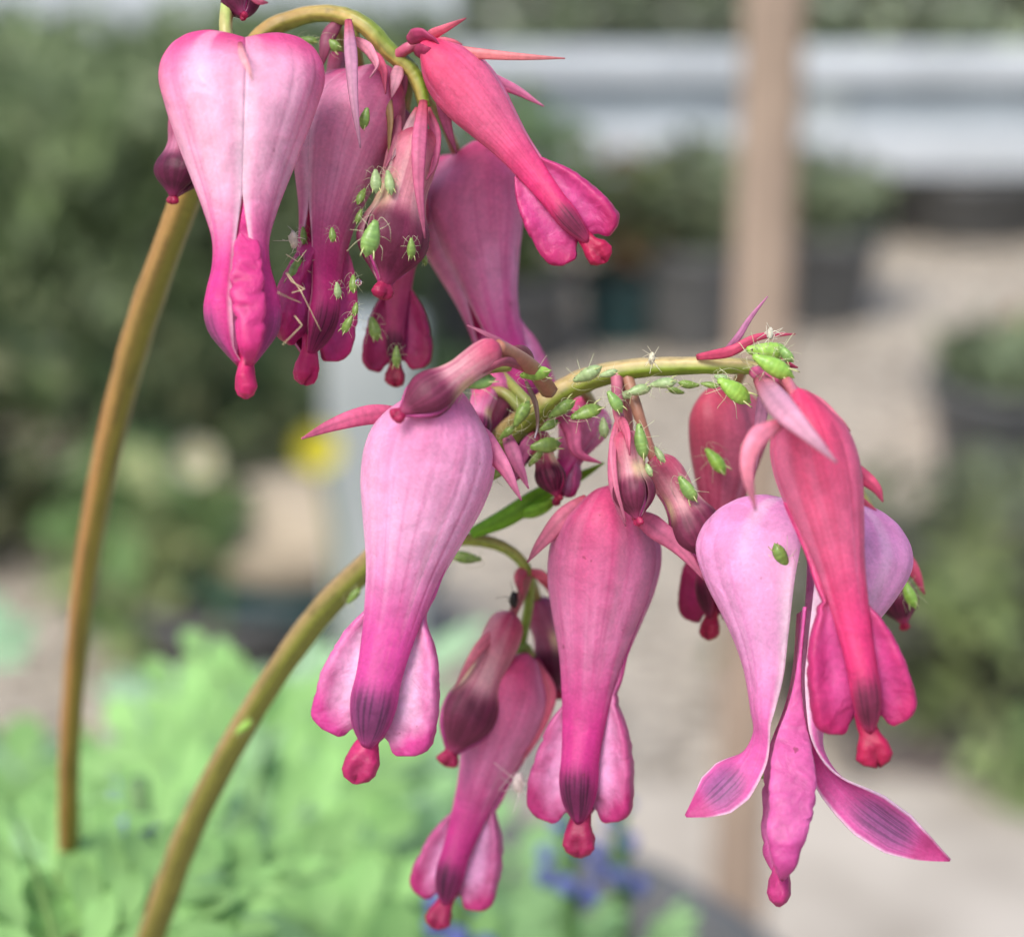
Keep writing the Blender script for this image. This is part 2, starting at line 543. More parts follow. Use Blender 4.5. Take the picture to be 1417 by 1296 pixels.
potted(705, 500, 0.10, 0.14, M_POT, 'black pot hidden behind the flower cluster', [(92, 108, 66), (86, 116, 62)], 320, 0.05, (0.16, 0.1, 0.14), 27, 'green plant behind the lower flower spray')
bush('low_shrub', G(1330, 960), (0.26, 0.16, 0.08), 700, 0.055, [(94, 98, 82), (104, 110, 86), (84, 80, 78), (122, 130, 88)], 'low dark shrub with dull leaves on the gravel behind the drooping flower', 'shrub', 31)
bush('low_shrub', G(1430, 820), (0.24, 0.15, 0.07), 600, 0.05, [(100, 108, 88), (112, 122, 92)], 'grey green shrub at the edge above the dark shrub', 'shrub', 32)
bush('leafy_plant', G(1412, 1150), (0.06, 0.06, 0.05), 90, 0.045, [(118, 142, 88), (136, 152, 100)], 'bright yellow green leafy plant at the edge beside the open flower', 'plant', 33)
bush('leafy_plant', G(1290, 960) + Vector((0, -0.12, 0)), (0.06, 0.05, 0.12), 60, 0.045, [(132, 146, 92), (116, 132, 84)], 'yellow green leaves just past the red drooping flower', 'plant', 34)

# plants and pots low on the left, behind the leaves
bush('olive_shrub', G(60, 760), (0.36, 0.18, 0.15), 900, 0.06, [(74, 92, 56), (92, 106, 66), (110, 116, 82), (52, 66, 44)], 'low olive shrub beneath the dark hedge at the picture edge', 'shrub', 41)
bush('leafy_plant', G(215, 930), (0.10, 0.07, 0.13), 140, 0.075, [(104, 134, 82), (126, 150, 100), (150, 160, 110)], 'upright pale leaved plant between the two brown stems', 'plant', 42)
bush('leafy_plant', G(420, 640) + Vector((0, .05, 0)), (0.20, 0.16, 0.10), 400, 0.06, [(56, 78, 52), (70, 92, 60)], 'dark leafy plant beneath the yellow flower', 'plant', 43)
dg = G(432, 905)
pot_obj('dish_planter', dg, 0.135, 0.115, M_TEAL, 'dark teal bowl planter topped with pale stone', 'planter', soil=False)
V, F, C = [], [], []
nu, nv = 20, 12
th = np.linspace(0, 2 * math.pi, nu, endpoint=False); ph = np.linspace(0, math.pi, nv)
for p_ in ph:
    for t_ in th:
        rr = 1 + 0.18 * (noise2(math.cos(t_) * 1.5 + 5, p_ * 2 + math.sin(t_) * 1.5 + 5, 4) - .5)
        V.append((0.118 * math.sin(p_) * math.cos(t_) * rr, 0.10 * math.sin(p_) * math.sin(t_) * rr, 0.055 * math.cos(p_) * rr))
o = link('stone', mesh_from('stone', V, grid_faces(nu, nv, True), M_STONE))
o.location = dg + Vector((0, 0, 0.135))
tag(o, 'pale rounded stone lying in the teal bowl planter', 'stone')
dk = G(330, 930)
pot_obj('plant_pot', dk, 0.11, 0.10, M_POT, 'empty black pot above the pale leaves between the stems', 'pot')


def small_flower(name, x, y, D, r, petals, col, ccol, label, h):
    """a garden flower on a straight stalk: ring of broad cupped petals"""
    c = PB(x, y, D)
    base = Vector((c.x, c.y + 0.02, max(0.0, c.z - h)))
    t = tag(empty(name, base), label, 'flower')
    p = catmull([(0, 0, 0), (0.01, 0, (c.z - base.z) * .5), (c.x - base.x, c.y - base.y, c.z - base.z)], 6)
    v, f, a, s = tube_data(p, np.full(len(p), 0.003), 6)
    link('stalk', mesh_from('stalk', v, f, M_STEM, np.tile(pal((84, 112, 58)), (len(v), 1))), t)
    off = np.array(c - base)
    g = np.linspace(0, 1, 6)
    V = []
    for j in g:
        for i in np.linspace(-1, 1, 5):
            V.append((i * r * .55 * math.sin(math.pi * min(1, .15 + .85 * j * .8)), r * j * .9, r * (.7 * j ** 1.5) + .1 * r * abs(i)))
    me = mesh_from('petal', V, grid_faces(5, 6), M_SEPAL, np.tile(pal(col), (len(V), 1)))
    for k in range(petals):
        o = link('petal', me, t)
        o.location = off
        o.rotation_euler = (R(50), 0, 0)
        o.rotation_mode = 'QUATERNION'
        q = Matrix.Rotation(R(62), 4, 'X') @ Matrix.Rotation(2 * math.pi * k / petals, 4, 'Z')
        o.rotation_quaternion = q.to_quaternion()
    v, f, a, s = tube_data(catmull([off, off + np.array((0, -r * .35, r * .2))], 4), [r * .2, r * .24, r * .22, r * .1], 8)
    link('flower_centre', mesh_from('flower_centre', v, f, M_SEPAL, np.tile(pal(ccol), (len(v), 1))), t)
    return t


small_flower('garden_flower', 441, 625, 1.55, 0.018, 6, (204, 196, 66), (204, 186, 50), 'blurred bright yellow flower beside the grey upright', 0.22)
small_flower('garden_flower', 275, 640, 1.75, 0.018, 6, (196, 192, 168), (206, 200, 120), 'blurred cream white flower against the dark hollow', 0.22)

# ------------------------------------------------------------------ pot of the bleeding heart and its leaves
potc = Vector((-0.060, 0.395, 0))
plinth = tag(empty('stone_plinth', potc), 'square stone plinth under the pot of bleeding hearts', 'plinth')
box('base_block', (potc.x, potc.y, 0.06), (0.36, 0.36, 0.12), M_STONE, plinth, 0.01)
box('pillar_block', (potc.x, potc.y, 0.23), (0.28, 0.28, 0.22), M_STONE, plinth, 0.008)
box('top_block', (potc.x, potc.y, 0.365), (0.34, 0.34, 0.05), M_STONE, plinth, 0.01)
pot_obj('plant_pot', (potc.x, potc.y, 0.39), 0.142, 0.27, M_POT, 'dark pot holding the bleeding heart plant', 'pot')
SOIL_Z = 0.39 + 0.27 * 0.89


def fern_leaf(seed, length=0.12, tone=0.0):
    """one divided ferny leaf along +Y, arching, made of lobed leaflets"""
    r = np.random.default_rng(seed)
    parts = []
    cA, cB = pal((140, 184, 110)), pal((164, 196, 162))
    rach = lambda t: np.array([0.0, t * length, 0.05 * length * math.sin(t * 3) - 0.28 * length * t * t])
    p = np.array([rach(t) for t in np.linspace(0, 1, 12)])
    v, f, a, s = tube_data(p, np.linspace(0.0014, 0.0005, 12), 5)
    parts.append((v, f, pal((126, 160, 92))))
    def leaflet(o, d, nrm, ln, wd, col):
        d = d / np.linalg.norm(d); sd = np.cross(d, nrm); sd /= np.linalg.norm(sd); nn = np.cross(sd, d)
        ts = np.array([0, .15, .3, .45, .6, .75, .9, 1.0])
        w = np.array([.06, .45, .8, .95, 1, .85, .5, .03]) * wd
        V = []
        for t, ww in zip(ts, w):
            c = o + d * ln * t - nn * ln * .14 * t * t
            V += [c - sd * ww + nn * ww * .35, c, c + sd * ww + nn * ww * .35]
        return np.array(V), grid_faces(3, len(ts)), col
    for t in np.linspace(0.14, 0.97, 8):
        for sg in (-1, 1):
            o = rach(t); ln = length * (0.46 * (1 - 0.62 * t)) * r.uniform(.85, 1.1)
            d = np.array([sg * 1.0, 0.75 + 0.3 * t, 0.10])
            mid = d / np.linalg.norm(d)
            for q in (0.25, 0.5, 0.72, 0.95):
                oo = o + mid * ln * q - np.array([0, 0, .12 * ln * q * q])
                col = cA * (1 - tone) + cB * tone
                col = col * r.uniform(.8, 1.2)
                for s2 in ((-1, 1) if q < .9 else (0,)):
                    dd = mid + s2 * np.array([-mid[1], mid[0], 0]) * 0.75
                    nr = np.array([r.normal() * .15, r.normal() * .15, 1])
                    parts.append(leaflet(oo, dd, nr, ln * .48 * (1.1 - .5 * q), ln * .098, col))
    parts.append(leaflet(rach(.98), np.array([0, 1, -.4]), np.array([0, 0, 1.]), length * .14, length * .045, cA * (1 - tone) + cB * tone))
    V, F, C = join_data(parts)
    return mesh_from('leaf_blade', V, F, M_LEAF, C)


LEAFM = [fern_leaf(51, tone=0.05), fern_leaf(52, tone=0.3), fern_leaf(53, tone=0.6), fern_leaf(54, tone=0.9)]
clump = tag(empty('bleeding_heart_clump', (potc.x, potc.y, SOIL_Z)), 'clump of pale green ferny leaves filling the lower corner', 'plant')


def place_leaf(x, y, D, rot, tilt, size, k, roll=0.0):
    """a leaf with its middle seen at x, y; its stalk runs back to the crown of the plant"""
    c = PB(x, y, D)
    m = Matrix.Translation(c) @ Matrix.Rotation(R(rot), 4, 'Z') @ Matrix.Rotation(R(tilt), 4, 'X') @ Matrix.Rotation(R(roll), 4, 'Y') @ Matrix.Scale(size, 4)
    m = m @ Matrix.Translation((0, -0.055, 0))
    lf = empty('leaf', (0, 0, 0))
    lf.parent = clump
    lf.matrix_local = Matrix.Translation(clump.location).inverted() @ m
    b = link('leaf_blade', LEAFM[k], lf)
    o0 = m.inverted() @ Vector((potc.x + random.uniform(-.05, .05), potc.y + random.uniform(-.05, .05), SOIL_Z))
    pm = o0 * 0.4 + Vector((0, -0.03, -0.02))
    pth = catmull([tuple(o0), tuple(pm), (0, -0.012, 0.0), (0, 0.004, 0)], 6)
    v, f, a, s = tube_data(pth, np.linspace(0.0016, 0.0012, len(pth)), 6)
    link('leaf_stalk', mesh_from('leaf_stalk', v, f, M_STEM, np.tile(pal((140, 140, 84)), (len(v), 1))), lf)


lr = random.Random(5)
spots = []
for (y, D, kk, sz, step) in ((1080, 0.46, 3, .62, 92), (1120, 0.42, 3, .66, 92), (1165, 0.38, 2, .70, 96), (1210, 0.35, 2, .76, 104), (1255, 0.325, 1, .8, 110), (1300, 0.30, 1, .85, 120), (1350, 0.285, 0, .85, 120), (1410, 0.27, 0, .85, 120)):
    x = -80
    while x < 350 + max(0, y - 1080) * 1.0:
        spots.append((x + lr.uniform(-30, 30), y + 45 + lr.uniform(-15, 15), D + lr.uniform(-.02, .02), kk, sz))
        x += step
for (x, y, D, kk, sz) in spots:
    fan = (x - 300) / 500 * 70
    place_leaf(x, y, D, -fan + lr.uniform(-50, 50) + (180 if lr.random() < .45 else 0), lr.uniform(0, 42), sz * lr.uniform(.8, 1.2), min(3, max(0, kk + lr.choice((-1, 0, 0, 1)))), lr.uniform(-20, 20))
place_leaf(-60, 880, 0.40, 30, 30, 0.3, 3)
place_leaf(70, 1275, 0.205, 20, 20, 0.36, 0)
place_leaf(150, 1290, 0.21, -40, 15, 0.34, 0)

# grape hyacinths between the leaves
def hyacinth(x, y, D, n, ln, label):
    c = PB(x, y, D)
    base = Vector((c.x, c.y, c.z - 0.09))
    t = tag(empty('grape_hyacinth', base), label, 'flower', 'blue grape hyacinths among the pale leaves')
    v, f, a, s = tube_data(catmull([(0, 0, 0), (.002, 0, .05), (0, 0, .09 + ln)], 5), np.full(9, 0.0012)[:9] if False else np.full(len(catmull([(0, 0, 0), (.002, 0, .05), (0, 0, .09 + ln)], 5)), .0013), 6)
    link('stalk', mesh_from('stalk', v, f, M_STEM, np.tile(pal((88, 122, 70)), (len(v), 1))), t)
    bell = [(0.0, 0), (.55, -.15), (1, -.6), (.95, -1.1), (.6, -1.5), (.66, -1.62), (.3, -1.5), (0, -1.4)]
    V = []
    for (q, z) in bell:
        for k in range(8):
            V.append((q * .003 * math.cos(k * math.pi / 4), q * .003 * math.sin(k * math.pi / 4), z * .003))
    me = mesh_from('bell', np.array(V) * .58, grid_faces(8, len(bell), True), M_SEPAL, np.tile(pal((112, 120, 184)), (len(V), 1)))
    for k in range(n):
        q = k / n
        an = k * 2.4
        o = link('bell', me, t)
        o.location = (.0026 * (1 - .6 * q) * math.cos(an), .0026 * (1 - .6 * q) * math.sin(an), .09 + ln * (q - .2))
        o.rotation_euler = (R(25) * math.sin(an), R(-25) * math.cos(an), 0)
        o.scale = [1 - .45 * q] * 3


hyacinth(182, 1128, 0.31, 11, .016, 'blue grape hyacinth between the two brown stems, the upper one')
hyacinth(200, 1228, 0.25, 11, .014, 'blue grape hyacinth close against the front brown stem')
hyacinth(630, 1272, 0.25, 8, .012, 'blue grape hyacinth behind the lowest drooping flower')
hyacinth(780, 1200, 0.29, 9, .014, 'blue grape hyacinth at the outer edge of the pale leaves')
hyacinth(852, 1190, 0.31, 9, .014, 'blue grape hyacinth against the pale paving')


# ------------------------------------------------------------------ bleeding heart flowers
def prof(keys):
    xs, ys = zip(*keys)
    xs = np.array(xs); ys = np.array(ys)
    d = np.gradient(ys, xs)

    def fn(s):
        s = np.clip(np.asarray(s, float), xs[0], xs[-1])
        i = np.clip(np.searchsorted(xs, s, side='right') - 1, 0, len(xs) - 2)
        h = xs[i + 1] - xs[i]; t = (s - xs[i]) / h
        return ((2 * t ** 3 - 3 * t ** 2 + 1) * ys[i] + (t ** 3 - 2 * t ** 2 + t) * h * d[i] + (-2 * t ** 3 + 3 * t ** 2) * ys[i + 1] + (t ** 3 - t ** 2) * h * d[i + 1])
    return fn


# half width across the two pouches, half depth across the crests, both in flower lengths
A_OPEN = prof([(0, .095), (.010, .135), (.03, .172), (.07, .205), (.12, .218), (.21, .200), (.31, .163), (.41, .125), (.5, .094), (.59, .072), (.66, .076), (.72, .092), (.78, .103), (.84, .090), (.88, .060), (.93, .018)])
B_OPEN = prof([(0, .010), (.012, .038), (.035, .066), (.07, .098), (.10, .126), (.14, .150), (.19, .161), (.27, .155), (.37, .126), (.48, .093), (.57, .076), (.66, .063), (.75, .055), (.82, .056), (.88, .040), (.93, .006)])
A_BUD = prof([(0, .03), (.02, .07), (.06, .105), (.14, .125), (.26, .120), (.38, .105), (.48, .112), (.60, .140), (.70, .138), (.78, .105), (.85, .058), (.9, .03), (.93, .02)])
B_BUD = prof([(0, .008), (.02, .05), (.06, .085), (.14, .105), (.26, .105), (.38, .100), (.48, .115), (.60, .150), (.70, .148), (.78, .110), (.85, .06), (.9, .03), (.93, .015)])
W_OPEN = prof([(.28, .10), (.45, .08), (.57, .066), (.61, .080), (.65, .104), (.70, .126), (.76, .142), (.82, .153), (.87, .157), (.905, .150), (.925, .130), (.936, .104), (.94, .08)])
T_OPEN = prof([(.28, .006), (.42, .007), (.48, .013), (.54, .026), (.60, .046), (.66, .060), (.72, .066), (.80, .062), (.86, .052), (.91, .036), (.94, .012)])
W_BUD = prof([(.28, .05), (.42, .09), (.5, .125), (.6, .168), (.70, .172), (.78, .145), (.84, .10), (.88, .06), (.94, .02)])
T_BUD = prof([(.28, .005), (.5, .02), (.6, .03), (.70, .034), (.78, .03), (.85, .02), (.94, .01)])

PALS = {
    # top, belly, lower, spot, edge, wing inner, wing rim, tip, vein
    'heart': dict(top=(232, 74, 142), belly=(250, 190, 218), low=(220, 60, 146), spot=(150, 80, 128), edge=(250, 210, 230), win=(210, 84, 152), wout=(192, 46, 116), tip=(186, 36, 98), vein=(228, 106, 164)),
    'pale': dict(top=(234, 134, 186), belly=(246, 182, 220), low=(214, 76, 156), spot=(106, 62, 102), edge=(246, 210, 232), win=(230, 184, 216), wout=(192, 62, 136), tip=(172, 40, 96), vein=(212, 88, 150)),
    'rose': dict(top=(222, 82, 134), belly=(234, 142, 188), low=(206, 58, 140), spot=(82, 38, 70), edge=(236, 174, 206), win=(214, 150, 194), wout=(168, 44, 108), tip=(150, 30, 78), vein=(208, 74, 140)),
    'crimson': dict(top=(234, 66, 114), belly=(242, 118, 160), low=(222, 60, 124), spot=(100, 50, 74), edge=(240, 156, 192), win=(194, 70, 136), wout=(174, 36, 98), tip=(164, 26, 72), vein=(210, 50, 104)),
    'lilac': dict(top=(228, 150, 202), belly=(234, 168, 212), low=(222, 100, 172), spot=(140, 90, 140), edge=(248, 220, 238), win=(222, 142, 194), wout=(184, 68, 136), tip=(176, 52, 116), vein=(222, 130, 188)),
    'dusky': dict(top=(202, 86, 134), belly=(230, 150, 184), low=(204, 54, 130), spot=(84, 32, 60), edge=(234, 178, 202), win=(192, 66, 136), wout=(172, 38, 102), tip=(178, 32, 92), vein=(184, 62, 114)),
    'salmon': dict(top=(204, 80, 102), belly=(204, 98, 128), low=(172, 56, 104), spot=(76, 24, 50), edge=(216, 130, 156), win=(168, 44, 104), wout=(148, 28, 78), tip=(144, 22, 60), vein=(178, 56, 94)),
    'bud': dict(top=(206, 82, 118), belly=(222, 150, 164), low=(160, 64, 106), spot=(108, 44, 70), edge=(238, 200, 200), win=(184, 92, 152), wout=(166, 58, 118), tip=(160, 34, 80), vein=(168, 66, 108)),
    'darkbud': dict(top=(176, 66, 110), belly=(190, 110, 140), low=(128, 40, 86), spot=(84, 30, 56), edge=(206, 142, 172), win=(156, 54, 112), wout=(138, 32, 84), tip=(144, 26, 66), vein=(124, 40, 84)),
}
NU, NV = 84, 76


def petal_colour(s, u, p, seed, bud):
    """pigment along (s) and across (u in -1..1) one outer petal"""
    p = {k: lin(v) for k, v in p.items()}
    c = lerp(p['top'], p['belly'], sstep(.0, .20 if not bud else .34, s))
    c = lerp(c, p['low'], sstep(.34, .66, s) if not bud else sstep(.44, .60, s))
    # veins: long streaks that fan with the petal
    st = noise2(u * 9 + 30, s * 1.6 + 7, seed) * .6 + noise2(u * 20 + 30, s * 2.5 + 3, seed + 1) * .4
    st = st * .8 + .2 * noise2(u * 30 + 30, s * 2 + 3, seed + 13)
    vein = sstep(.50, .76, st) * .36
    fine = sstep(.5, .85, noise2(u * 36 + 40 + 3 * noise2(s * 3, u * 2, seed), s * 2.2 + 9, seed + 17)) * .26 * sstep(.06, .2, s) * sstep(.8, .6, s)
    c = lerp(c, p['vein'], np.clip(vein + fine, 0, .9))
    c = lerp(c, p['low'], .18 * (noise2(u * 3 + 9, s * 5 + 2, seed + 19) - .3).clip(0, 1))
    pale = sstep(.52, .8, noise2(u * 6 + 11, s * 2.0 + 15, seed + 2)) * .35 * (1 - sstep(.4, .7, s))
    c = lerp(c, p['edge'], pale)
    # flush of deeper colour round the rim of the pouch
    rim = sstep(.72, .1, np.abs(u)) * sstep(.44, .04, s) * .62
    c = lerp(c, p['belly'], sstep(.35, .8, np.abs(u)) * sstep(.03, .12, s) * sstep(.55, .35, s) * .5)
    c = lerp(c, p['top'], rim)
    # pale margins along the seam
    m = sstep(.86, .99, np.abs(u)) * sstep(.08, .3, s) * .8
    c = lerp(c, p['edge'], m)
    # the dark patch on the spoon shaped tip
    if not bud:
        sp = np.exp(-((s - .835) / .075) ** 4 - (u / (.62 + .2 * sstep(.75, .85, s))) ** 4)
        f = sstep(.35, .7, noise2(u * 22 + 40, s * 3 + 3, seed + 5))
        c = lerp(c, p['spot'], np.clip(sp * (.80 + .12 * f), 0, .93))
        c = lerp(c, p['spot'] * .45, np.clip(sp * sstep(.62, .85, f) * .5, 0, 1))
    else:
        sp = sstep(.46, .62, s + .05 * np.abs(u)) * sstep(.90, .82, s)
        f = .7 + .3 * sstep(.35, .65, noise2(u * 14 + 40, s * 2 + 3, seed + 5))
        c = lerp(c, p['spot'], np.clip(sp * f, 0, .95))
        cr = np.exp(-((s - .42) / .09) ** 2) * sstep(.45, .8, np.abs(u)) * .8
        c = lerp(c, lin((238, 214, 168)), cr)
    c = lerp(c, p['tip'], sstep(.89, .93, s) * .7)
    return np.clip(c, 0, 1)


def outer_petal(side, fa, fb, p, seed, bud, curl=0.0, spread=0.0, gapk=1.0, smax=.925, clen=1.0, taper=0.0):
    v = np.linspace(0, 1, NV) ** 1.35
    s = (v * smax)[:, None] * np.ones((1, NU))
    u = np.linspace(-1, 1, NU)[None, :] * np.ones((NV, 1))
    th = u * math.pi / 2
    A = (A_BUD if bud else A_OPEN)(s * (.93 / smax)) * fa
    B = (B_BUD if bud else B_OPEN)(s * (.93 / smax)) * fb
    A = A * (1 - taper * sstep(.12, .48, s))
    if curl:   # free, spread petal: keeps a broad spoon at the end
        B = B * (1 + .25 * np.exp(-((s - .86) / .08) ** 2))
    gap = gapk * (.030 * sstep(.42, .64, s) + .012 * sstep(.6, .75, s)) * np.where(s > .86, sstep(.93, .86, s), 1) * (0.5 if bud else 1)
    gap = np.minimum(gap - .0015, A * .7)
    cs = np.cos(th); sn = np.sin(th)
    env = sstep(.015, .12, s) * sstep(.80, .52, s)
    rid = 1 - np.abs(2 * noise2(u * 4.2 + 19, s * 1.3 + 4, seed + 31) - 1)
    jr = np.random.default_rng(seed * 3 + (1 if side > 0 else 2))
    c1, c2, k1, k2 = jr.uniform(.26, .46), jr.uniform(.30, .52), jr.uniform(.25, 1), jr.uniform(.25, 1)
    sway = .12 * (noise2(s * 2.5 + 3, s * 0 + 4, seed + 41) - .5)
    uu = u + sway
    lump = 1 + env * (.028 * np.exp(-(uu / .26) ** 2) - .032 * k1 * np.exp(-((uu - c1) / .12) ** 2) - .032 * k2 * np.exp(-((uu + c2) / .12) ** 2) - .018 * rid ** 5) + .045 * (noise2(u * 1.8 + 9, s * 5 + 9, seed + 8) - .5)
    x = gap + (A - gap) * np.abs(cs) ** .86 * lump
    y = B * np.sign(sn) * np.abs(sn) ** .92 * lump
    groove = 1 - (.07 if not bud else .05) * np.exp(-((np.abs(u) - 1) / .10) ** 2) * sstep(.03, .12, s)
    y = y * groove
    z = -s - (.022 if not bud else .004) * np.clip(1 - x / (.13 * fa), 0, 1) ** 2 * np.exp(-s / .05)
    # a fold down the petal's back
    if spread:
        x = x + spread * (.35 + .65 * sstep(.0, .25, s))
    # the flower is never quite straight
    br = np.random.default_rng(seed + 90)
    bx_, by_ = br.uniform(-.03, .03, 2)
    if curl:   # free petal: bends outwards below s0, turns and broadens to a spoon
        s0 = .54
        sa = np.linspace(s0, 1.1, 200)
        ang_a = curl * (1 - np.exp(-((sa - s0) / .11) ** 1.6)) + .25 * curl * sstep(.8, 1.05, sa)
        cxa = np.concatenate([[0], np.cumsum(np.sin(ang_a[:-1]) * np.diff(sa))])
        cza = np.concatenate([[0], np.cumsum(np.cos(ang_a[:-1]) * np.diff(sa))])
        ang = np.interp(s, sa, ang_a, left=0)
        cx = clen * np.interp(s, sa, cxa, left=0); cz = clen * np.interp(s, sa, cza, left=0)
        k = sstep(.56, .72, s)
        hw = np.interp(s, [.5, .62, .72, .80, .87, .93, .99], [.066, .048, .052, .066, .062, .036, .003])
        dep = np.interp(s, [.5, .62, .8, .99], [.05, .035, .022, .001])
        xr0 = x - .045
        xr = xr0 * (1 - k) + (dep * np.abs(cs) ** .9 - dep * .4) * k
        yr = y * (1 - k) + hw * u * k
        tw = (1.05 if side > 0 else -1.05) * sstep(.56, .80, s)
        xr, yr = xr * np.cos(tw) - yr * np.sin(tw), xr * np.sin(tw) + yr * np.cos(tw)
        below = s > s0
        x2 = .045 + cx + xr * np.cos(ang)
        z2 = -s0 - cz + xr * np.sin(ang)
        x = np.where(below, x2, x); z = np.where(below, z2, z); y = np.where(below, yr, y)
    bow = 4 * np.clip(s, 0, 1) * np.clip(.93 - s, 0, 1)
    x = x + side * bx_ * bow * .5
    y = y + by_ * bow
    V = np.stack([x * side, y, z], -1).reshape(-1, 3)
    C = petal_colour(s, u, p, seed + (0 if side > 0 else 77), bud).reshape(-1, 3)
    F = grid_faces(NU, NV)
    if side < 0:
        F = [q[::-1] for q in F]
    return mesh_from('outer_petal', V, F, M_PETAL, C)


def inner_petal(side, fw, ft, fb, p, seed, bud, s_end=None, wrk=.5):
    """the crested inner petal that shows between the outer ones"""
    nv, nu = 70, 34
    if s_end is None:
        s_end = .94 if bud else .905 + .02 * math.sin(seed * 2.3)
    s = np.linspace(.28, s_end, nv)[:, None] * np.ones((1, nu))
    ph = (np.arange(nu) / nu * 2 * math.pi)[None, :] * np.ones((nv, 1))
    q = .28 + (s - .28) * (.94 - .28) / (s_end - .28)
    W = (W_BUD if bud else W_OPEN)(q)
    T = (T_BUD if bud else T_OPEN)(q) * ft
    bb = (B_BUD if bud else B_OPEN)(np.minimum(q, .925)) * fb
    W = np.where(q < .58, np.minimum(W, bb * .86), W * fw * .97)
    W = W + (1 - sstep(.52, .62, q)) * (bb * (.88 + (0 if bud else .115) * sstep(.40, .56, q)) - W)
    br = np.random.default_rng(seed + 44)
    W = W * np.where(q > .6, br.uniform(.93, 1.06), 1)
    yin = np.where(q > .86, .02, .012)
    lo = sstep(.6, .72, q) * (.35 if bud else 1)
    frill = .05 * (noise2(s * 16 + 5, ph * .6 + 4, seed) - .5) + .022 * (noise2(s * 60 + 5, ph * .5 + 4, seed + 3) - .5)
    ry = (W - yin) / 2
    cph, sph = np.cos(ph), np.sin(ph)
    out = sstep(-.2, 1, cph)
    y = yin + ry + ry * cph * (1 + frill * lo)
    prof_t = np.sign(sph) * np.abs(sph) ** .62 * (.35 + .65 * out ** 1.5)
    x0 = T * prof_t
    # crumpled, crosswise wrinkled skin of the crest
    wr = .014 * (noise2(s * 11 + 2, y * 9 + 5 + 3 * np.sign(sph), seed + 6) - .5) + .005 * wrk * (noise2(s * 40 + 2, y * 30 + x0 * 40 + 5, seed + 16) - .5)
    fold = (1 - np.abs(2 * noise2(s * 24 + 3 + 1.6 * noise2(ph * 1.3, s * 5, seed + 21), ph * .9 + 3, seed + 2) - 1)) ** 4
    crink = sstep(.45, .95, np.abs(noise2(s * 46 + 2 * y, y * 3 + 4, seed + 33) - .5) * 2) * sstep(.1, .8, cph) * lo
    x = T * prof_t * (1 - .10 * crink) * (1 - .14 * wrk * fold * lo * out) + wr * lo * np.sign(sph)
    y = y - .009 * wrk * fold * lo * out + .004 * (noise2(s * 70 + 3, ph * .8, seed + 12) - .5) * lo * out
    z = -s - .012 * out * sstep(.8, .94, q) + .035 * sstep(.5, -.7, cph) * sstep(.84, .94, q)
    V = np.stack([x, y * side, z], -1).reshape(-1, 3)
    p = {k: lin(c) for k, c in p.items()}
    stripe = noise2(s * 7 + 5 + y * 30, ph * 2.5 + s * 20, seed + 9) - .5
    rimc = sstep(-.35, .95, cph + .5 * stripe)
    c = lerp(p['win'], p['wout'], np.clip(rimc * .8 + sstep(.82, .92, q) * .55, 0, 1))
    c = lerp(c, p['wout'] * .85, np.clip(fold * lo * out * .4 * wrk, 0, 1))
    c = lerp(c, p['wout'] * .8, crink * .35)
    c = lerp(c, p['low'], sstep(.62, .5, q) * .5)
    c = lerp(c, p['edge'], .55 * sstep(.74, .4, q) * sstep(.45, .85, np.abs(sph)) * (noise2(s * 8, ph * 3, seed) * .6 + .4))
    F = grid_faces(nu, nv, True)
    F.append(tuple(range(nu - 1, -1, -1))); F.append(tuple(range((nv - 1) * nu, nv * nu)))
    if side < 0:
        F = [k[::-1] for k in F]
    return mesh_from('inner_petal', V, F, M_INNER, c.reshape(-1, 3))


def petal_tip(p, seed, k=1.0):
    """the swollen, two lobed tip where the inner petals meet"""
    nv, nu = 26, 24
    t = np.linspace(0, 1, nv)[:, None] * np.ones((1, nu))
    ph = (np.arange(nu) / nu * 2 * math.pi)[None, :] * np.ones((nv, 1))
    r = np.interp(t, [0, .2, .4, .6, .8, .92, 1], [.024, .023, .028, .039, .042, .031, .006]) * k
    y = r * 1.08 * np.cos(ph); x = r * .78 * np.sin(ph)
    notch = np.exp(-(np.cos(ph) / .3) ** 2) * sstep(.35, .8, t)
    x = x * (1 - .40 * notch)
    z = -(.85 + .15 * t) + .016 * notch * sstep(.6, 1, t)
    wob = .01 * (noise2(t * 5, ph * 1.2, seed) - .5)
    V = np.stack([x + wob, y + wob + .01 * math.sin(seed) * t, z], -1).reshape(-1, 3)
    p = {q: lin(c) for q, c in p.items()}
    c = lerp(p['tip'], p['tip'] * .7, notch * .8)
    c = lerp(c, p['wout'], (1 - sstep(0, .3, t)) * .6)
    F = grid_faces(nu, nv, True); F.append(tuple(range((nv - 1) * nu, nv * nu)))
    return mesh_from('petal_tip', V, F, M_INNER, c.reshape(-1, 3))


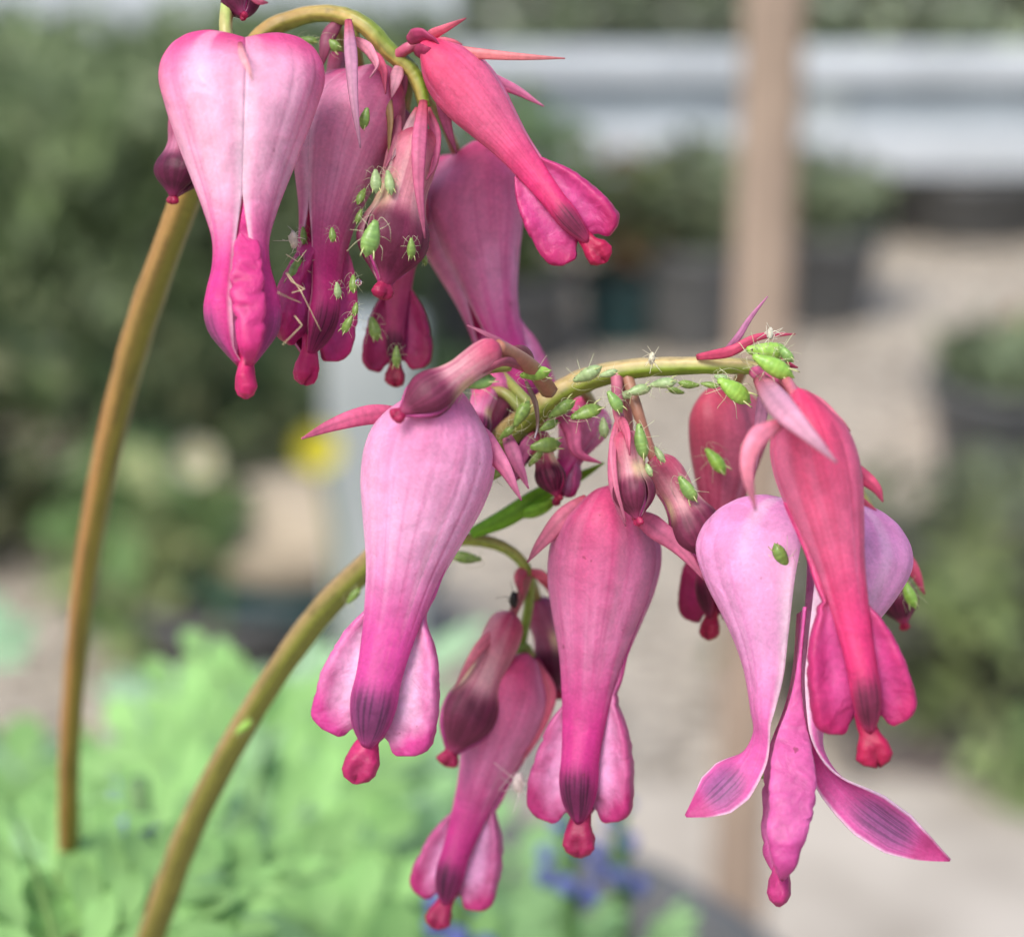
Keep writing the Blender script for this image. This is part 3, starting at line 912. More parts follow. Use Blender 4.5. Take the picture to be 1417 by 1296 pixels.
def blade_data(pts, width, col, tipcol=None, basecol=None, fold=.35, twist=0.0, start=.5, seed=0, face=None):
    """a slender pointed blade along world points; width in metres"""
    path = catmull([tuple(p) for p in pts], 8)
    m = len(path)
    toc = np.asarray(CAM) - path.mean(0)
    if face is not None:
        toc = np.asarray(face, float)
    t, nrm, b = frames(path, toc)
    s = np.linspace(0, 1, m)
    w = width * .5 * (start + (1 - start) * np.sin(np.clip(s / .34, 0, 1) * math.pi / 2)) * np.clip(1 - ((s - .3).clip(0) / .7) ** 1.6, 0, 1) ** .9
    w = np.maximum(w, width * .03)
    V, C = [], []
    col = lin(col); tipcol = col if tipcol is None else lin(tipcol); basecol = col if basecol is None else lin(basecol)
    ks = np.linspace(-1, 1, 7)
    for i in range(m):
        a = twist * s[i]
        nn = nrm[i] * math.cos(a) + b[i] * math.sin(a)
        bb = np.cross(t[i], nn)
        for k in ks:
            V.append(path[i] + bb * k * w[i] + nn * fold * (1 - k * k) * w[i] + nn * .08 * w[i] * math.sin(s[i] * 17 + seed))
            c = col * (1 - sstep(.6, 1, s[i])) + tipcol * sstep(.6, 1, s[i])
            c = c * sstep(0, .25, s[i]) + basecol * (1 - sstep(0, .25, s[i]))
            C.append(c * (1 - .22 * math.exp(-(k / .2) ** 2)) * (.92 + .16 * noise2(s[i] * 6 + 3, k * 2 + 3, seed)))
    return np.array(V), grid_faces(7, m), np.array(C)


def child_world(name, V, F, C, mat, parent_mw, parent, thick=None):
    """a child mesh whose vertices are given in world space"""
    inv = np.array(parent_mw.inverted())
    V = np.asarray(V) @ inv[:3, :3].T + inv[:3, 3]
    o = link(name, mesh_from(name, V, F, mat, C), parent)
    if thick:
        solidify(o, thick / parent_mw.to_scale().x)
    return o


def flower(stalk, top, tip, d0, d1, yaw, palette, label, fa=1.0, fb=1.0, bud=False, fw=1.0, ft=1.0, seed=1, sepals=(), pedicel=None, curl=(0, 0), spread=0.0, gapk=1.0, tipk=1.0, ped_r=.42, ped_col=(128, 140, 70), smax=None, clen=(1, 1), wrk=.5, taper=0.0):
    p0, p1 = P(*top, d0), P(*tip, d1)
    z = (p0 - p1); Ln = z.length; z.normalize()
    toc = (CAM - p0); y = (toc - z * toc.dot(z)).normalized(); x = y.cross(z)
    rot = Matrix((x, y, z)).transposed().to_4x4()
    mw = Matrix.Translation(p0) @ rot @ Matrix.Rotation(R(yaw), 4, 'Z') @ Matrix.Scale(Ln, 4)
    fl = empty('flower' if not bud else 'flower_bud', (0, 0, 0))
    fl.parent = stalk
    fl.matrix_local = Matrix.Translation(stalk.location).inverted() @ mw
    fl['label'] = label
    p = PALS[palette]
    smax = smax or (.925 if bud else .912)
    for k, side in enumerate((1, -1)):
        o = link('outer_petal', outer_petal(side, fa, fb, p, seed, bud, curl[k], spread, gapk, smax if not curl[k] else .99, clen[k], taper), fl)
        solidify(o, .00013 / Ln)
    for side in (1, -1):
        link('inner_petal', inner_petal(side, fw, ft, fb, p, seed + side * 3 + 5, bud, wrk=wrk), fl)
    link('petal_tip', petal_tip(p, seed, tipk * (1.5 if bud else 1)), fl)
    for i, sp in enumerate(sepals):
        pts, wpx = sp[0], sp[1]
        col = sp[2] if len(sp) > 2 else (206, 120, 150)
        tw = sp[3] if len(sp) > 3 else 0.6
        wp = [P(*q) for q in pts]
        D = (wp[0] - CAM).dot(FWD)
        V, F, C = blade_data(wp, wpx * K * D, col, tuple(c * .82 for c in col), (196, 92, 112), twist=tw, seed=i + seed)
        child_world('sepal', V, F, C, M_SEPAL, mw, fl, .00012)
    if pedicel:
        pth = catmull([tuple(P(*q)) for q in pedicel], 8)
        v, f, a, s = tube_data(pth, np.linspace(ped_r, ped_r * .85, len(pth)) * .001, 10, rib=.05)
        c = lin(ped_col) * (1 - .0) + np.zeros((len(v), 3))
        c = lerp(c, lin((176, 84, 92)), sstep(.2, 1, s) * .55 * (noise2(a, s * 6, seed)))
        child_world('pedicel', v, f, c, M_STEM, mw, fl)
    return fl


def stem_part(stalk, name, pts, rads, seed, red, green, redside=(-1, 0.2, 0), seg=24, dens=14, rib=.06):
    pth = catmull([tuple(P(*q)) for q in pts], dens)
    rr = catmull([(r, 0, 0) for r in rads], dens)[:, 0] * .001
    v, f, a, s = tube_data(pth, rr, seg, ref=tuple(-FWD), rib=rib, ribs=6)
    rr2 = rr * (1 + .09 * (noise2(np.arange(len(rr)) * .45, np.zeros(len(rr)), seed) - .5))
    v, f, a, s = tube_data(pth, rr2, seg, ref=tuple(-FWD), rib=rib, ribs=6)
    nrm = v - np.repeat(pth, seg, 0)
    nrm /= np.linalg.norm(nrm, axis=1)[:, None] + 1e-12
    rs = RIGHT * redside[0] + UP * redside[1] - FWD * redside[2]
    k = nrm @ np.array(rs.normalized())
    m = len(pth)
    streak = .6 * noise2(a * 2.2 + 20, s * 9, seed + 2) + .4 * noise2(a * 5 + 20, s * 26, seed + 7)
    mixv = np.clip(sstep(-.25, .75, k) * (.55 + .8 * streak) + .25 * (streak - .5), 0, 1)
    # the flush fades to green towards the flowering end
    g0 = np.array(green[0]); g1 = np.array(green[1]); r0 = np.array(red[0]); r1 = np.array(red[1])
    gg = lerp(lin(g0), lin(g1), s); rd = lerp(lin(r0), lin(r1), s)
    c = gg * (1 - mixv[:, None]) + rd * mixv[:, None]
    c = c * (1 - .35 * sstep(.70, .9, noise2(a * 2.5 + 3, s * 60, seed + 9)))[:, None]
    o = child_world(name, v, f, c, M_STEM, Matrix.Translation(stalk.location), stalk)
    return o


def bract(stalk, pts, wpx, col, twist=.5, name='bract', seed=0, tipcol=None, fold=.35):
    wp = [P(*q) for q in pts]
    D = (wp[0] - CAM).dot(FWD)
    V, F, C = blade_data(wp, wpx * K * D, col, tipcol, twist=twist, seed=seed, fold=fold)
    return child_world(name, V, F, C, M_SEPAL, Matrix.Translation(stalk.location), stalk, .00012)


MAUVE = (200, 132, 172)
PINKS = (218, 116, 148)

# ---- the taller stalk
sA = tag(empty('flower_stalk', (potc.x - .03, potc.y - .06, SOIL_Z)), 'tall brown flower stalk arching to the upper cluster of pink bleeding hearts', 'flower stalk')
loA = sA.location
pA = [(100, 1420, 150), (95, 1300, 90), (95, 1190, 66), (98, 1000, 52), (125, 750, 40), (180, 500, 28), (255, 280, 14), (312, 140, 7), (360, 54, 4), (410, 25, 3), (460, 19, 2), (505, 36, 1), (540, 72, 1), (566, 94, 1), (580, 118, 1), (588, 150, 1)]
stem_part(sA, 'stem', pA, [.95, .95, .95, .96, 1.06, 1.18, 1.16, 1.0, .78, .62, .6, .6, .58, .55, .5, .4], 3, ((154, 94, 62), (172, 156, 84)), ((116, 90, 36), (116, 144, 50)), (-1, .3, .2))
# foot of the stalk down to the soil
f0 = P(100, 1420, 150)

flower(sA, (338, 44), (340, 552), -6, -8, 4, 'heart', 'big heart-shaped pink flower hanging frontmost of the upper cluster', seed=3, fa=1.0, fb=.95, ft=1.0, gapk=.75, wrk=1.5,
       sepals=[(((332, 60, -8), (336, 78, -13.2), (344, 96, -14.0), (350, 112, -14.2)), 9, (236, 170, 178), .2)],
       pedicel=((345, -60, -2), (322, -30, -4), (314, 10, -5), (312, 40, -6), (318, 64, -6)), ped_r=.5, ped_col=(150, 172, 96))
flower(sA, (325, -52), (338, 27), -3, -6, 30, 'darkbud', 'dark bud cut off by the top edge above the heart-shaped flower', bud=True, seed=21, fa=1.6, fb=1.6,
       sepals=[(((345, -10, -7), (358, 2, -7.5), (371, 4, -7.5)), 10, (176, 80, 110))], pedicel=((345, -80, -2), (335, -66, -2), (325, -52, -3)))
flower(sA, (262, 150), (238, 283), 3, 2, 55, 'darkbud', 'small purple bud half hidden behind the heart-shaped flower', bud=True, seed=22, fa=1.5, fb=1.6,
       pedicel=((340, 95, 6), (300, 110, 5), (275, 130, 4), (262, 152, 3)))
flower(sA, (500, 92), (418, 532), 3, 0, -50, 'dusky', 'dusky pink flower with a dark tip and aphids along its side, behind the heart-shaped flower', seed=5, fa=.86, fb=.92, fw=.95,
       sepals=[(((482, 28, -2), (486, 80, -4), (490, 140, -5), (499, 205, -5)), 17, (196, 140, 168), .2),
               (((492, 55, -1), (512, 70, -3), (522, 92, -4), (512, 108, -5)), 16, (224, 150, 170)),
               (((510, 70, 0), (530, 95, -1), (534, 130, -2)), 16, (216, 96, 128))],
       pedicel=((486, 24, 1), (492, 60, 2), (500, 98, 4)))
flower(sA, (582, 178), (527, 414), 0, -2, -58, 'bud', 'half-open bud with a creamy stripe and purple tip below the arching stem', bud=True, seed=6, fa=1.2, fb=1.25,
       sepals=[(((586, 140, -1), (580, 200, -4), (580, 260, -4.5), (588, 330, -4)), 20, (206, 110, 146), .1),
               (((592, 150, 0), (604, 190, -1), (600, 230, -2), (590, 250, -2)), 14, (200, 100, 140)),
               (((578, 150, 0), (560, 190, -1), (542, 222, -2)), 13, (190, 150, 160))],
       pedicel=((587, 138, 1), (586, 160, 1), (582, 184, 1)))
flower(sA, (560, 228), (545, 536), 10, 8, 86, 'salmon', 'deep magenta flower tucked lowest behind the half-open bud', seed=7, fa=.8, fb=.75, fw=1.05,
       pedicel=((568, 100, 2), (560, 160, 6), (560, 232, 10)))
flower(sA, (632, 206), (742, 640), 12, 12, -48, 'rose', 'large dusty pink flower hanging furthest back beneath the slanting flower', seed=8, fa=.92, fb=.95,
       pedicel=((585, 125, 2), (610, 160, 7), (632, 212, 12)))
flower(sA, (594, 60), (838, 364), 0, -3, 84, 'crimson', 'coral pink flower slanting out to the side below the stem bend', seed=9, fa=.75, fb=.68, fw=.98,
       sepals=[(((590, 62, -1), (640, 72, -2), (710, 78, -3), (782, 81, -4)), 15, (226, 136, 140), .1),
               (((590, 52, -1), (610, 42, -2), (645, 25, -3)), 14, (222, 112, 134), .3),
               (((625, 75, 0), (670, 105, 0), (715, 125, 0), (753, 147, -1)), 20, (226, 130, 172), .4),
               (((600, 82, 0), (612, 130, 0), (618, 170, 1), (632, 212, 2)), 22, (206, 110, 156), .2),
               (((600, 55, 1), (625, 58, 1), (640, 62, 1)), 9, (222, 112, 134), .3)],
       pedicel=((548, 78, 1), (565, 66, 0), (582, 62, 0), (594, 66, 0)), ped_col=(176, 84, 110))
bract(sA, ((566, 56, -1), (582, 48, -2.5), (598, 52, -3), (608, 62, -3)), 24, (186, 74, 116), .8, seed=3)
bract(sA, ((575, 72, -1), (588, 70, -3), (602, 72, -3)), 20, (168, 56, 96), .3, seed=4)
bract(sA, ((470, 30, 2), (455, 50, 2), (448, 75, 2), (440, 105, 3)), 20, (150, 78, 104), .6, seed=5)
bract(sA, ((560, 100, 1), (552, 140, 1), (545, 185, 2)), 16, (176, 96, 128), .6, seed=6)
bract(sA, ((552, 92, 1), (548, 112, -1), (542, 135, -1)), 18, (222, 160, 178), .4, seed=7)

flower(sA, (556, 150), (524, 262), 4, 3, 40, 'darkbud', 'slim dark bud deep inside the upper cluster beside the pair of pale aphids', bud=True, seed=34, fa=1.2, fb=1.2,
       pedicel=((562, 96, 1), (562, 124, 3), (556, 154, 4)))
flower(sA, (470, 70), (452, 150), 5, 5, 50, 'darkbud', 'small dark bud just under the crook of the arching stem', bud=True, seed=35, fa=1.2, fb=1.2,
       pedicel=((462, 22, 2), (470, 46, 4), (470, 74, 5)))
bract(sA, ((552, 160, 0), (546, 200, -1), (532, 236, -1.5)), 14, (176, 96, 120), .6, seed=44)
bract(sA, ((530, 110, 0), (540, 160, -1), (538, 220, -1)), 12, (150, 120, 84), .8, seed=45)

# ---- the nearer, lower stalk with a side spray
sB = tag(empty('flower_stalk', (potc.x - .01, potc.y - .07, SOIL_Z)), 'curved brown flower stalk carrying the lower cluster of pink bleeding hearts', 'flower stalk')
pB = [(150, 1480, 110), (178, 1390, 62), (208, 1300, 46), (262, 1150, 38), (340, 1000, 29), (430, 865, 20), (510, 780, 13), (600, 702, 9), (690, 612, 5), (745, 566, 3), (800, 530, 2), (870, 511, 1), (950, 506, 0), (1010, 506, -1), (1050, 510, -1.5), (1085, 530, -2)]
stem_part(sB, 'stem', pB, [1.2, 1.25, 1.26, 1.17, 1.08, 1.05, 1.0, .98, .94, .9, .84, .70, .60, .54, .47, .34], 4, ((146, 108, 80), (190, 170, 116)), ((106, 94, 40), (118, 146, 44)), (-.5, 1, .1))
pC = [(520, 776, 12), (585, 753, 12), (645, 746, 12), (695, 756, 12), (728, 786, 12), (732, 830, 13), (724, 880, 14), (718, 915, 15)]
stem_part(sB, 'side_stem', pC, [.62, .56, .5, .46, .42, .38, .36, .34], 5, ((176, 140, 90), (120, 130, 60)), ((150, 150, 60), (112, 150, 58)), (-.2, 1, 0), seg=14)

flower(sB, (622, 533), (497, 1086), -4, -6, 84, 'pale', 'large pale pink flower with flared crests and a violet tip, hanging from the lower stem', seed=11, fa=.95, fb=1.0, fw=1.02, gapk=.8,
       sepals=[(((560, 572, -2), (510, 574, -4), (460, 588, -5), (417, 607, -6)), 26, (222, 110, 150), .3),
               (((640, 585, -3), (672, 612, -5), (700, 650, -6), (722, 692, -6)), 30, (222, 130, 170), .4)],
       pedicel=((705, 505, 0), (670, 510, -1), (640, 522, -3), (622, 540, -4)))
flower(sB, (690, 478), (543, 580), -9, -11, 70, 'bud', 'maroon tipped bud lying across the top of the large pale pink flower', bud=True, seed=12, fa=1.05, fb=1.08,
       sepals=[(((735, 505, -4), (700, 478, -7), (672, 462, -8), (646, 450, -8)), 9, (190, 110, 140)),
               (((730, 512, -4), (700, 500, -9), (670, 512, -10), (630, 528, -10)), 12, (170, 90, 110), .2)],
       pedicel=((760, 540, -1), (738, 510, -4), (712, 492, -7), (688, 480, -9)), ped_r=.6, ped_col=(150, 110, 84))
flower(sB, (852, 674), (797, 1186), 5, 4, 80, 'rose', 'rose pink flower with dark violet tip hanging below the middle of the lower stem', seed=13, fa=.95, fb=.92, fw=.98, gapk=.8,
       sepals=[(((812, 690, 3), (780, 716, 2), (752, 748, 2), (730, 778, 2)), 26, (222, 128, 156), .4),
               (((880, 712, 1), (910, 732, -1), (945, 762, -1), (975, 802, -1)), 30, (224, 124, 162), .4),
               (((860, 580, -1), (850, 630, -2.5), (850, 680, -3), (866, 728, -3)), 16, (206, 110, 146), .2)],
       pedicel=((858, 520, 1), (868, 580, 2), (866, 630, 4), (853, 682, 5)), ped_col=(170, 110, 110))
flower(sB, (866, 596), (884, 728), -3, -4, 40, 'bud', 'smallest tight bud hanging beneath the arching lower stem', bud=True, seed=14, fa=1.35, fb=1.4,
       sepals=[(((858, 575, -2), (868, 600, -5), (872, 630, -5.5)), 12, (216, 110, 140)), (((856, 575, -2), (848, 620, -4), (852, 670, -5), (866, 722, -5)), 10, (212, 120, 150), .2)],
       pedicel=((853, 516, 1), (854, 545, 0), (856, 575, -2), (866, 602, -3)), ped_col=(176, 100, 120))
flower(sB, (905, 632), (988, 787), 0, -1, 110, 'bud', 'plump slanting bud with a pale stripe next to the rose pink flower', bud=True, seed=15, fa=1.2, fb=1.3,
       pedicel=((868, 520, 1), (880, 560, 0), (892, 600, 0), (906, 638, 0)), ped_col=(150, 110, 90))
flower(sB, (822, 558), (768, 700), 8, 7, 50, 'rose', 'blurred pink flower with a dark red tip behind the thick part of the lower stem', seed=16, fa=1.25, fb=1.35, fw=1.1, ft=1.3,
       pedicel=((790, 538, 3), (806, 540, 5), (822, 562, 8)))
flower(sB, (690, 512), (668, 650), 6, 6, 70, 'rose', 'blurred pink bloom showing between the pale pink flower and the thick stem', seed=17, fa=1.4, fb=1.35, fw=1.1,
       pedicel=((740, 568, 3), (715, 540, 4), (692, 516, 6)))
flower(sB, (1012, 538), (982, 886), 11, 10, 52, 'salmon', 'dull salmon flower with a dark wine tip behind the end of the lower stem', seed=18, fa=.86, fb=.8, fw=1.0,
       sepals=[(((1060, 520, 4), (1056, 560, 3), (1050, 600, 2), (1046, 650, 2)), 18, (196, 130, 160), .3)],
       pedicel=((1030, 509, 0), (1024, 520, 6), (1012, 545, 11)))
flower(sB, (1100, 540), (1213, 1062), -10, -11, 96, 'crimson', 'slender crimson pink flower hanging frontmost at the tip of the lower stem', seed=19, fa=.85, fb=.68, fw=.96, ft=1.1,
       sepals=[(((1050, 522, -5), (1080, 562, -15), (1112, 594, -18), (1158, 640, -19)), 34, (216, 160, 184), .15),
               (((1078, 586, -16), (1046, 608, -18), (1034, 650, -18), (1046, 706, -17)), 28, (244, 152, 176), .3),
               (((1150, 630, -11), (1180, 650, -10), (1210, 672, -10), (1222, 694, -10)), 24, (222, 90, 130), .3),
               (((1090, 540, -8), (1130, 555, -10), (1160, 580, -11), (1177, 596, -11)), 14, (214, 110, 140), .2),
               (((1160, 668, -10), (1190, 690, -10), (1213, 706, -10)), 10, (224, 96, 130), .2)],
       pedicel=((1060, 512, -2), (1080, 520, -5), (1092, 532, -9), (1100, 548, -12)), ped_col=(190, 100, 120))
flower(sB, (1122, 690), (1076, 1254), -2, -6, 4, 'lilac', 'pale lilac flower fully open with spread curled petals, behind the crimson flower', seed=20, fa=1.1, fb=.85, curl=(R(44), R(60)), clen=(.76, 1.12), wrk=.9, taper=.36, spread=.026, gapk=.9, fw=1.0, ft=1.25,
       pedicel=((1080, 524, -1), (1110, 560, 2), (1125, 620, 2), (1122, 700, -1)))
flower(sB, (1225, 752), (1254, 872), 10, 9, 60, 'salmon', 'tiny dark red flower peeping out beyond the lilac flower', bud=True, seed=23, fa=1.4, fb=1.4,
       sepals=[(((1240, 770, 8), (1262, 785, 8), (1280, 822, 8)), 22, (206, 84, 118))], pedicel=((1085, 526, 0), (1150, 620, 8), (1200, 700, 10), (1225, 758, 10)))
flower(sB, (736, 905), (604, 1286), 14, 13, 78, 'rose', 'blurred rose pink flower hanging lowest from the side spray', seed=24, fa=.9, fb=.86, fw=1.0, gapk=.8,
       sepals=[(((740, 915, 13), (760, 960, 12), (745, 1010, 12), (722, 1055, 12)), 20, (222, 110, 140), .3)],
       pedicel=((720, 900, 14), (728, 896, 14), (736, 910, 14)), ped_col=(112, 150, 60))
flower(sB, (708, 846), (616, 1060), 11, 10, 100, 'bud', 'long dull pink bud of the side spray leaning against the lowest flower', bud=True, seed=25, fa=1.0, fb=1.05,
       sepals=[(((690, 870, 10), (660, 900, 9), (630, 950, 9)), 16, (214, 120, 140), .3)],
       pedicel=((730, 795, 12), (722, 820, 12), (708, 852, 11)), ped_col=(150, 90, 90))
flower(sB, (744, 826), (774, 968), 16, 16, 40, 'darkbud', 'dark wine bud hanging deepest in the side spray', bud=True, seed=26, fa=1.2, fb=1.3,
       sepals=[(((742, 790, 12), (756, 806, 12), (768, 828, 12)), 14, (206, 90, 110))],
       pedicel=((732, 795, 12), (738, 810, 14), (744, 832, 16)))
flower(sB, (706, 548), (716, 664), 7, 6, 30, 'darkbud', 'dark pink bud crowded under the thick stem nearest the pale pink flower', bud=True, seed=31, fa=1.5, fb=1.5,
       pedicel=((738, 572, 3), (722, 556, 5), (706, 552, 7)))
flower(sB, (744, 596), (774, 694), 5, 4, 65, 'salmon', 'wine red bud pressed against the blurred pink flower under the thick stem', bud=True, seed=32, fa=1.25, fb=1.2,
       sepals=[(((742, 600, 3), (724, 628, 3), (712, 668, 3)), 20, (206, 110, 160), .3)],
       pedicel=((752, 562, 3), (746, 580, 4), (744, 600, 5)))
flower(sB, (676, 536), (650, 618), 4, 3, 60, 'rose', 'small pink bud wedged between the maroon tipped bud and the thick stem', bud=True, seed=33, fa=1.7, fb=1.7,
       pedicel=((726, 572, 3), (700, 545, 4), (676, 540, 4)))
bract(sB, ((770, 560, 4), (790, 590, 4), (800, 626, 4), (832, 640, 4)), 26, (214, 110, 156), .8, seed=41)
bract(sB, ((700, 600, 2), (716, 640, 1), (732, 676, 1)), 20, (206, 118, 160), .5, seed=42)
bract(sB, ((735, 500, -2), (716, 486, -5), (692, 490, -6)), 22, (150, 84, 98), .6, seed=43)
bract(sB, ((652, 738, 11), (700, 716, 10), (750, 684, 10), (800, 660, 10), (836, 640, 9)), 26, (128, 186, 50), .3, 'leaflet', 2)
bract(sB, ((720, 712, 10), (752, 702, 9), (776, 686, 9)), 18, (142, 200, 60), .6, 'leaflet', 4)
bract(sB, ((965, 494, -1), (1010, 486, -3), (1050, 466, -3), (1100, 462, -2)), 14, (206, 82, 116), .5, seed=8)
bract(sB, ((1000, 490, -1), (1020, 468, -2), (1038, 440, -2), (1062, 410, -2)), 9, (190, 120, 160), .3, seed=9)
bract(sB, ((1050, 500, -2), (1075, 500, -3), (1104, 508, -3)), 18, (196, 74, 110), .5, seed=10)
bract(sB, ((1040, 512, -2), (1080, 530, -6), (1120, 548, -8)), 26, (214, 108, 150), .5, seed=12)
bract(sB, ((728, 528, -2), (742, 560, -3), (744, 590, -3.5), (740, 606, -3.5)), 7, (120, 96, 84), 1.2, 'withered_bract', 13, (222, 214, 220))
bract(sB, ((735, 790, 12), (756, 800, 11), (765, 815, 11)), 14, (214, 100, 120), .4, seed=14)
bract(sB, ((728, 785, 12), (718, 800, 11), (722, 822, 11)), 16, (200, 96, 116), .4, seed=15)


# ------------------------------------------------------------------ greenfly
def loft(xs, rads, cz, seg=16, flat=1.0):
    ang = np.arange(seg) / seg * 2 * math.pi
    V = []
    for x, r, c in zip(xs, rads, cz):
        for a in ang:
            V.append((x, r * math.cos(a), c + r * flat * math.sin(a)))
    F = grid_faces(seg, len(xs), True)
    F.append(tuple(range(seg - 1, -1, -1))); F.append(tuple(range((len(xs) - 1) * seg, len(xs) * seg)))
    return np.array(V), F


def aphid_body(c1, c2, seed):
    xs = np.linspace(-.52, .5, 34)
    r = np.interp(xs, [-.52, -.47, -.42, -.34, -.2, -.02, .14, .26, .34, .42, .48, .5], [.006, .03, .09, .17, .225, .235, .20, .16, .125, .105, .07, .02])
    seg_ = 1 - .04 * np.abs(np.sin((xs + .5) * math.pi * 9)) * (xs > -.4)
    V, F = loft(xs, r * seg_, .24 + .05 * np.sin((xs + .5) * 2.6), 18, .88)
    n1 = noise2(V[:, 0] * 9 + 9, V[:, 1] * 9 + 9, seed)
    band = sstep(.4, .9, np.abs(np.sin((V[:, 0] + .5) * math.pi * 4.5)))
    top = sstep(.2, .45, V[:, 2])
    k = np.clip(.25 * n1 + .5 * np.exp(-(V[:, 1] / .035) ** 2) * top + .25 * band * top, 0, 1)
    C = lerp(lin(c1), lin(c2), k)
    return mesh_from('body', V, F, M_APHID, C)


GREENS = [((164, 206, 92), (112, 162, 60)), ((146, 184, 100), (102, 140, 76)), ((134, 164, 80), (96, 122, 60)), ((170, 194, 138), (130, 156, 104))]
BODY = [aphid_body(a, b, i) for i, (a, b) in enumerate(GREENS)]


def limb(pts, r0, r1, col, name):
    p = catmull(pts, 5)
    v, f, a, s = tube_data(p, np.linspace(r0, r1, len(p)), 6, ref=(0.1, 0.2, 1))
    c = lerp(lin(col), lin((120, 112, 72)), sstep(.75, 1, s))
    return mesh_from(name, v, f, M_APHID, c)


LEGC = (206, 210, 170)
LEG = []
for sd in (1, -1):
    LEG.append(limb([(.24, .08 * sd, .2), (.36, .22 * sd, .30), (.50, .36 * sd, .02), (.55, .40 * sd, .0)], .008, .005, LEGC, 'leg'))
    LEG.append(limb([(.12, .12 * sd, .18), (.12, .30 * sd, .30), (.10, .46 * sd, .02), (.08, .52 * sd, .0)], .008, .005, LEGC, 'leg'))
    LEG.append(limb([(0, .14 * sd, .18), (-.18, .32 * sd, .34), (-.42, .42 * sd, .03), (-.48, .44 * sd, .0)], .009, .005, LEGC, 'leg'))
ANT = [limb([(.47, .04 * sd, .28), (.60, .12 * sd, .36), (.40, .34 * sd, .46), (.02, .46 * sd, .48)], .007, .004, (206, 206, 170), 'antenna') for sd in (1, -1)]
CORN = [limb([(-.28, .12 * sd, .36), (-.40, .15 * sd, .42), (-.54, .17 * sd, .44)], .024, .014, (196, 206, 140), 'cornicle') for sd in (1, -1)]
EYE = [mesh_from('eye', *loft([.36, .375, .395, .415, .43], [.006, .024, .03, .024, .006], [.30] * 5, 8), M_APHID, np.tile(lin((70, 34, 24)), (40, 1))) for _ in (0,)][0]


def aphid(x, y, d, ln, ang, label, tone=0, roll=0, pitch=0, legs=True):
    """greenfly seen at x, y: ln pixels long, its head towards the image angle ang (degrees, clockwise from right)"""
    jr = random.Random(int(x * 7 + y * 13))
    pitch += jr.uniform(-16, 16); roll += jr.uniform(-22, 22); ln *= jr.uniform(.84, 1.02)
    if y < 480 and x < 620:
        ln *= .9; tone = 2 if tone == 0 else tone
    c = P(x, y, d)
    D = (c - CAM).dot(FWD)
    size = ln * K * D
    f = (RIGHT * math.cos(R(ang)) - UP * math.sin(R(ang))) * math.cos(R(pitch)) + FWD * math.sin(R(pitch))
    f.normalize()
    up0 = -FWD
    up0 = (up0 - f * up0.dot(f)).normalized()
    side = up0.cross(f)
    upv = up0 * math.cos(R(roll)) + side * math.sin(R(roll))
    sdv = upv.cross(f)
    m = Matrix((f, sdv, upv)).transposed().to_4x4()
    mw = Matrix.Translation(c) @ m @ Matrix.Diagonal((size, size * jr.uniform(.82, 1.12), size * jr.uniform(.85, 1.05), 1)) @ Matrix.Translation((0, 0, -.25))
    t = empty('aphid', (0, 0, 0))
    t.matrix_local = mw
    tag(t, label, 'aphid', 'green aphids on the bleeding hearts')
    link('body', BODY[tone], t)
    if legs:
        for me in LEG:
            link('leg', me, t)
        for me in ANT:
            link('antenna', me, t)
    for me in CORN:
        link('cornicle', me, t)
    for sgn in (1, -1):
        o = link('eye', EYE, t)
        o.location = (0, .085 * sgn, 0)
    return t


# on the arching lower stem and its stalks
aphid(741, 516, -4, 50, 172, 'plump bright green aphid on the stalk just past the maroon tipped bud', 0, 40)
aphid(813, 517, -1, 48, 155, 'green aphid climbing the upper side of the stem where it bends over', 3, 50)
aphid(918, 531, -2, 40, 172, 'pale green aphid on the underside of the arching stem, second from the petal stalk', 3, -50)
aphid(884, 541, -1, 38, 165, 'flat pale aphid under the arching stem nearest the hanging small bud', 3, -60)
aphid(953, 531, -1, 34, 5, 'dark green aphid tucked beneath the middle of the arching stem', 2, -70)
aphid(982, 533, -1, 28, 190, 'small dark aphid beneath the stem, touching the fat green one', 2, -50)
aphid(1016, 541, -5, 64, 214, 'fat bright green aphid hanging under the end of the arching stem', 0, -40)
aphid(1062, 484, -5, 64, 183, 'bright green aphid topmost on the tip of the lower stem', 0, 60)
aphid(1070, 507, -8, 66, 208, 'large bright green aphid straddling the tip of the lower stem', 0, 10)
aphid(851, 556, -3, 36, 236, 'pale aphid head-up on the pink stalk of the smallest bud', 1, -20)
aphid(778, 566, -1, 48, 146, 'olive aphid along the lower flank of the thick stem, upper of two', 2, -35)
aphid(812, 571, -1, 50, 160, 'green aphid standing off below the stem above the blurred pink flower', 2, -50)
aphid(755, 616, 2, 52, 172, 'dull green aphid low on the thick stem above the dark red tip', 2, -20)
aphid(742, 634, 3, 34, 130, 'small dull aphid just under the dull green aphid', 2, -60)
aphid(888, 611, -4, 58, 262, 'long pale aphid head-up between the two small buds', 1, 30)
aphid(913, 629, -3, 28, 240, 'little pale aphid at the base of the plump slanting bud', 3, 40)
aphid(952, 676, -2, 50, 236, 'dark backed aphid on the shoulder of the plump slanting bud', 1, 30)
aphid(990, 638, 6, 46, 232, 'blurred green aphid on the dull salmon flower', 0, -40)
aphid(836, 592, 2, 36, 265, 'faint grey green aphid beside the stalk of the smallest bud', 3, 20)
aphid(1037, 626, 4, 30, 260, 'pale aphid in the gap behind the crimson flower', 3, 20)
aphid(1081, 769, -6, 42, 60, 'dark aphid peering from behind the edge of the crimson flower', 2, -20)
aphid(1259, 822, 6, 46, 250, 'lone plump aphid on the tiny dark red flower', 0, 20)
aphid(659, 527, -9, 56, 172, 'green aphid lying under the stalk of the maroon tipped bud', 1, -40)
